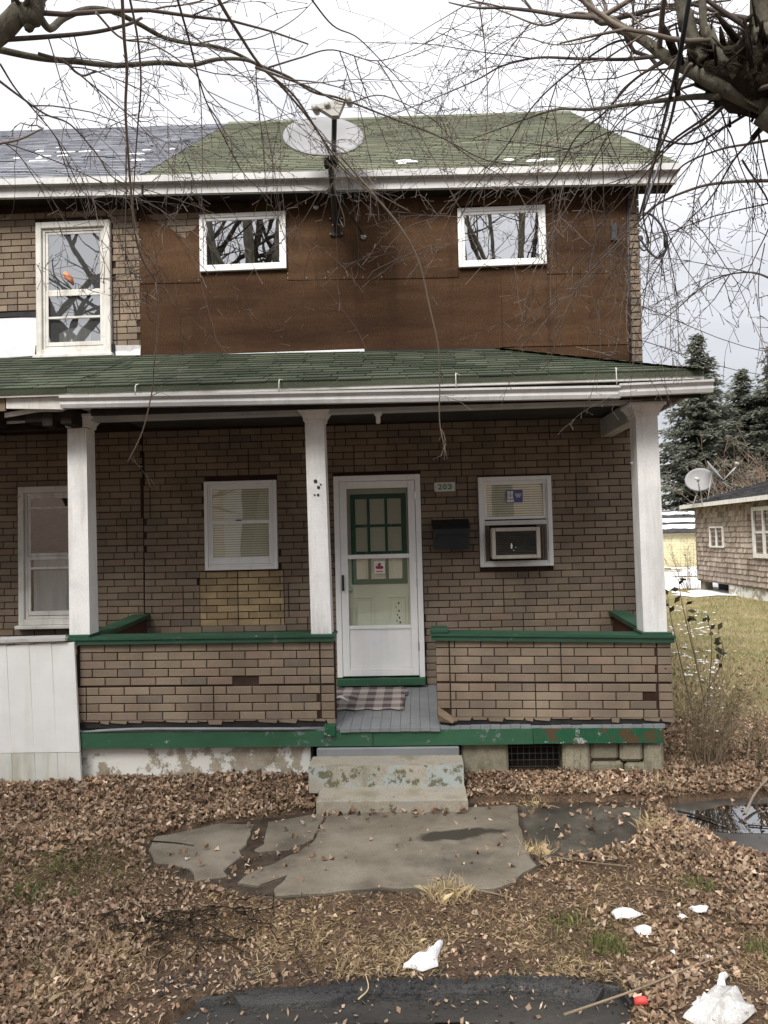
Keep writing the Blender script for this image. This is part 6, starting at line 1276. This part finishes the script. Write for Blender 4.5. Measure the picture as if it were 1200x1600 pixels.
for _ in range(700):
    x = fr_.uniform(-.1, 1.7); y = fr_.uniform(3.2, 4.3)
    if not any(inpoly(x, y, p) for p in SNOWP): continue
    l = fr_.uniform(.006, .02); c = Vector((x, y, fr_.uniform(.03, .075))); frag.add([c, c+Vector((l, .3*l, .004)), c+Vector((.5*l, l, 0))], [[0, 1, 2]])
frag.build('leaf_crumbs', 'leaf_dry', kind='stuff')
r_ = random.Random(31)
for i in range(46):        # the leaves that lie singly on bare concrete and steps
    for _ in range(60):
        k = r_.random()
        if k < .62: x, y = r_.uniform(-1.9, .75), r_.uniform(4.4, 5.85)
        else: x, y = r_.uniform(.7, 1.6), r_.uniform(4.9, 5.85)
        if inslab(x, y): break
    else: continue
    b = MB(); add_leaf(b, x, y, .026, r_.uniform(.035, .06), r_, .3); o = b.build('dead_leaf', 'leaf_dry')
    tag(o, 'single curled dead leaf lying on the bare grey concrete', 'leaf', 'single dead leaves on the concrete')
for i in range(26):
    x = r_.uniform(-.82, .32); b = MB(); add_leaf(b, x, 5.70+r_.uniform(-.03, .03), .03, r_.uniform(.04, .075), r_, .6); o = b.build('dead_leaf', 'leaf_dry')
    tag(o, 'dead leaf caught along the front foot of the lower step', 'leaf', 'dead leaves along the lower step')
def blades(b, x, y, z, n, rad, h, r, w_=.0022, lean=.5, lay_=0):
    for _ in range(n):
        a = r.uniform(0, 6.283); q = rad*math.sqrt(r.random()); px_, py_ = x+q*math.cos(a), y+q*math.sin(a); l = h*r.uniform(.5, 1.1); d = Vector((r.gauss(0, lean), r.gauss(0, lean), 1-lay_*r.random())).normalized()
        s = d.cross(Vector((r.gauss(0, 1), r.gauss(0, 1), .1))).normalized()*w_; p = Vector((px_, py_, z)); m_ = p+d*l*.55; e = m_+(d+Vector((r.gauss(0, .4), r.gauss(0, .4), -.5))).normalized()*l*.5
        b.add([p-s, p+s, m_+s*.8, e, m_-s*.8], [[0, 1, 2, 3, 4]])
dg_ = MB(); r_ = random.Random(55)
for _ in range(42000):
    y = 3.2+4.2*r_.random(); x = r_.uniform(-.6*y-.2, .52*y+.2)
    if inslab(x, y) or inpoly(x, y, ROAD) or inpoly(x, y, HULL) or (y > 6.3 and x < 2.05) or (-1 < x < .4 and y > 5.7): continue
    if nz3(x*1.6, y*1.6, 21) < -.15: continue
    blades(dg_, x, y, gz(x, y), 1, .02, .07, r_, .0016, 1.2, .5)
dg_.build('dead_grass', 'dead_grass', kind='stuff')
sc = MB(); r_ = random.Random(57)
for _ in range(9000):
    x = r_.choice((r_.gauss(-1.75, .25), r_.gauss(1.0, .5), r_.gauss(-.3, .6))); y = r_.gauss(3.75, .22)
    if y < 3.15 or inpoly(x, y, ROAD) or inslab(x, y) or nz3(x*2.2, y*2.2, 33) < 0: continue
    blades(sc, x, y, gz(x, y)+.004, 1, .02, .06, r_, .0015, 1.3, .6)
sc.build('dry_straw', 'straw', kind='stuff')
r_ = random.Random(58)
gg = MB()
for _ in range(9500):
    y = 3.3+3.2*r_.random(); x = r_.uniform(-.6*y-.2, .52*y+.2)
    if inslab(x, y) or inpoly(x, y, ROAD) or inpoly(x, y, HULL) or (-1 < x < .4 and y > 5.7): continue
    v = nz3(x*1.1, y*1.1, 61) + (.5 if x < -1.8 and 4.1 < y < 5.1 else .15 if x < -1.5 else 0) + (.1 if x > .6 and y < 4.4 else 0)
    if v < .26: continue
    blades(gg, x, y, gz(x, y), 2, .03, .055, r_, .0018, .8, .3)
gg.build('thin_grass', 'grass_green', kind='stuff')
lg = MB(); r_ = random.Random(61)
for _ in range(2600):     # leaves strewn over the near lawn
    y = 6.5+7*r_.random()**1.7; x = 2.12+(.53*y-1.6)*r_.random()**1.8; add_leaf(lg, x, y, gz(x, y)+.03, r_.uniform(.025, .055), r_)
lg.build('fallen_leaves', 'leaf_dry', kind='stuff')
lw = MB()
for _ in range(52000):
    y = 6.4+17*r_.random()**1.7; x = r_.uniform(2.1, .53*y+.6)
    if x > 9.9 or (y < 7.3 and nz3(x*2, y*2, 5) < .1): continue
    k = 1+.06*(y-6); l = .05*k*r_.uniform(.6, 1.5); d = Vector((r_.gauss(0, .8), r_.gauss(0, .8), 1)).normalized()*l; s = .0035*k; z = gz(x, y); p = Vector((x, y, z)); a = r_.uniform(0, 3.14); sv = Vector((s*math.cos(a), s*math.sin(a), 0))
    lw.add([p-sv, p+sv, p+d], [[0, 1, 2]])
lw.build('lawn_grass', 'lawn_blade', kind='stuff')
def tuft(x, y, m, n, rad, h, lab, lean=.45, grp='grass tufts in the verge'):
    b = MB(); blades(b, x, y, gz(x, y)-.005, n, rad, h, random.Random(int(x*1000)), .0024, lean); o = b.build('grass_tuft', m)
    tag(o, lab, 'grass tuft', grp)
tuft(.13, 4.40, 'straw', 190, .13, .13, 'large straw coloured grass tuft at the front edge of the biggest slab', .6)
tuft(.86, 5.93, 'straw', 110, .08, .15, 'flattened straw tuft beyond the slabs, right of the steps', 1.1)
tuft(.74, 5.06, 'straw', 150, .10, .13, 'straw tuft in the gap between the large slab and the wet slab', .6)
tuft(1.62, 5.35, 'straw', 130, .13, .14, 'straw tuft between the wet slab and the puddle slab', .7)
tuft(-2.38, 4.42, 'grass_green', 130, .14, .10, 'green grass tuft at the left edge, nearer one')
tuft(-2.3, 4.85, 'grass_green', 120, .16, .09, 'green grass tuft at the left edge, farther one')
tuft(-1.62, 3.85, 'straw', 130, .12, .10, 'straw tuft left of the dark leaf heap in the verge', .8)
tuft(-1.75, 3.5, 'straw', 120, .14, .11, 'straw tuft low in the left corner', .9)
tuft(.91, 3.85, 'grass_green', 170, .09, .09, 'bright green tuft left of the snow scraps on the right')
tuft(.74, 4.12, 'grass_green', 90, .10, .06, 'thin green tuft behind the bright one in the right verge')
tuft(1.6, 4.5, 'grass_green', 100, .10, .07, 'pale green tuft behind the snow scraps on the right')
tuft(1.66, 3.8, 'grass_green', 110, .09, .10, 'green tuft at the right edge of the picture')
tuft(-1.55, 6.02, 'straw', 80, .13, .09, 'straw tuft in the leaf bank under the white foundation', .9)
tuft(2.0, 6.15, 'straw', 90, .14, .10, 'straw tuft beyond the wet slab below the stone corner', .9)
tuft(-2.75, 5.45, 'straw', 70, .14, .09, 'straw tuft at the left edge below the white boards', .9)
def snow(pts, h, lab, m='snow', seed=1):
    p = rough_edge(pts, .018, .026); n = len(p); cx = sum(q[0] for q in p)/n; cy = sum(q[1] for q in p)/n; b = MB(); vs = []
    for k, (sc, zz) in enumerate(((1, -.01), (.95, .4), (.72, .8), (.4, 1.0))): vs += [(cx+(x-cx)*sc, cy+(y-cy)*sc, gz(x, y)*(1-k*.2)+.015+zz*h*(1+.9*nz3(x*14, y*14, seed+k*.7))) for x, y in p]
    vs.append((cx, cy, .02+h)); fs = [[k*n+i, k*n+(i+1) % n, (k+1)*n+(i+1) % n, (k+1)*n+i] for k in range(3) for i in range(n)] + [[3*n+i, 3*n+(i+1) % n, 4*n] for i in range(n)]
    a = sum(p[i][0]*p[(i+1) % n][1]-p[(i+1) % n][0]*p[i][1] for i in range(n))
    if a < 0: fs = [f[::-1] for f in fs]
    b.add(vs, fs, True); o = b.build('snow_patch', m); tag(o, lab, 'snow patch', 'snow scraps in the verge')
snow([(-0.127, 3.639),((-0.091, 3.703)),(-0.021, 3.769),(0.037, 3.814),(0.065, 3.89),(0.078, 3.884),(0.063, 3.814),(0.058, 3.671),(-0.029, 3.634)], .035, 'wedge of white snow at the road edge, bottom centre')
snow([(0.993, 4.162),(1.079, 4.224),(1.14, 4.217),(1.179, 4.161),(1.111, 4.115),(1.02, 4.095)], .025, 'widest flat snow scrap in the leaves right of the green tufts', seed=2)
snow([(1.082, 4.005),(1.133, 4.043),(1.167, 4.024),(1.157, 3.968),(1.109, 3.962)], .02, 'small snow scrap just in front of the widest one', seed=3)
snow([(1.441, 4.222),(1.504, 4.243),(1.553, 4.243),(1.522, 4.18),(1.467, 4.181)], .02, 'thin snow scrap farthest right among the leaves', seed=4)
snow([(1.353, 4.147),(1.389, 4.154),(1.4, 4.127),(1.357, 4.101)], .018, 'tiny round snow scrap beside the thin one', seed=5)
snow([(1.338, 3.759),(1.37, 3.77),(1.39, 3.742),(1.364, 3.737)], .012, 'sliver of snow above the big melting lump', seed=6)
snow([(1.2, 3.798),(1.243, 3.849),(1.244, 3.814),(1.21, 3.77)], .015, 'upright speck of snow left of the long stick', seed=7)
snow([(1.082, 3.273),(1.18, 3.375),(1.261, 3.457),(1.306, 3.485),(1.382, 3.476),(1.393, 3.385),(1.391, 3.325),(1.309, 3.242),(1.157, 3.189)], .06, 'big dirty melting snow lump in the bottom right corner', 'dirty_snow', 8)
snow([(1.295, 3.485),(1.337, 3.562),(1.386, 3.612),(1.39, 3.592),(1.35, 3.537),(1.335, 3.48)], .03, 'narrow white snow tongue on top of the dirty lump', seed=9)
snow([(1.15, 3.384),(1.191, 3.42),(1.208, 3.393),(1.172, 3.341)], .03, 'white snow knob on the left of the dirty lump', seed=10)
def stick(p, rr, lab, m='shrub_stem'):
    b = MB(); q = smooth_path(p, 4); b.tube(q, [rr*(1-.5*i/(len(q)-1)) for i in range(len(q))], 6); o = b.build('stick', m); tag(o, lab, 'stick', 'fallen sticks')
stick([(.58, 3.30, .03), (.95, 3.44, .06), (1.2, 3.60, .05), (1.48, 3.76, .04)], .006, 'long brown stick slanting up to the right beside the dirty snow lump')
stick([(.25, 4.45, .03), (.38, 4.40, .03), (.52, 4.33, .025)], .007, 'short stick right of the straw tuft at the slab edge')
stick([(.82, 4.88, .03), (1.0, 4.80, .035), (1.28, 4.73, .03)], .007, 'thin stick on the leaves in front of the wet slab')
stick([(2.36, 5.63, .02), (2.55, 5.9, .07), (2.76, 6.12, .12)], .012, 'pale stick leaning up at the right end of the puddle', 'pale_twig')
stick([(1.9, 5.72, .008), (2.05, 5.58, .01), (2.15, 5.42, .01)], .008, 'dark curved stick along the left rim of the puddle', 'bark_dark')
stick([(-1.14, 3.89, .035), (-1.04, 3.885, .04), (-.94, 3.89, .035)], .009, 'short straight stick lying in the dark leaf heap', 'bark_dark')
stick([(-1.75, 3.95, .03), (-1.5, 4.05, .05), (-1.25, 4.0, .04)], .007, 'crooked dark twig across the leaf heap at the left', 'bark_dark')
stick([(-1.93, 5.22, .012), (-1.75, 5.19, .012), (-1.6, 5.14, .012)], .005, 'thin dark twig on the left end of the broken slab', 'bark_dark')
stick([(2.3, 5.45, .005), (2.45, 5.42, .006), (2.6, 5.47, .005)], .005, 'small twig lying in the middle of the puddle', 'bark_dark')
stick([(-.32, 3.42, .02), (-.28, 3.5, .02), (-.3, 3.6, .03)], .004, 'bent straw coloured stem on the wet asphalt', 'straw')
lid = MB(); lid.tube([(.93, 3.36, .035), (.93, 3.38, .05)], [.03, .03], 12); o = lid.build('bottle_cap', 'red_plastic'); tag(o, 'flat round red plastic disc among the leaves at the bottom right', 'plastic cap')

gv = MB(); r_ = random.Random(71)
for i in range(900):
    x = r_.uniform(-1.3, 1.0); y = 3.62 + r_.gauss(-.06, .07)
    if y < 3.3: continue
    q = r_.uniform(.003, .011); z = .012 if inpoly(x, y, ROAD) and y > 3.47 else (-.024 if inpoly(x, y, ROAD) else gz(x, y)+.004)
    gv.hull([(x+q, y, z), (x-q*.8, y+q*.7, z), (x-q*.6, y-q, z), (x+.2*q, y+.1*q, z+q*.9)], [[0, 1, 3], [1, 2, 3], [2, 0, 3], [0, 1, 2]])
gv.build('gravel', 'asphalt', kind='stuff')
hp = MB()
for i in range(130):
    x = r_.gauss(-1.35, .28); y = r_.gauss(4.02, .13); a = r_.uniform(0, 6.28); l = r_.uniform(.05, .2); z = gz(x, y)+r_.uniform(.01, .05)
    hp.tube(smooth_path([(x, y, z), (x+l*.5*math.cos(a), y+l*.5*math.sin(a), z+r_.uniform(0, .03)), (x+l*math.cos(a+.3), y+l*math.sin(a+.3), z-.005)], 2), r_.uniform(.0015, .005), 4)
o = hp.build('twig_heap', 'bark_dark'); tag(o, 'low heap of dark broken twigs and rotting leaves in the left verge', None); o['kind'] = 'stuff'
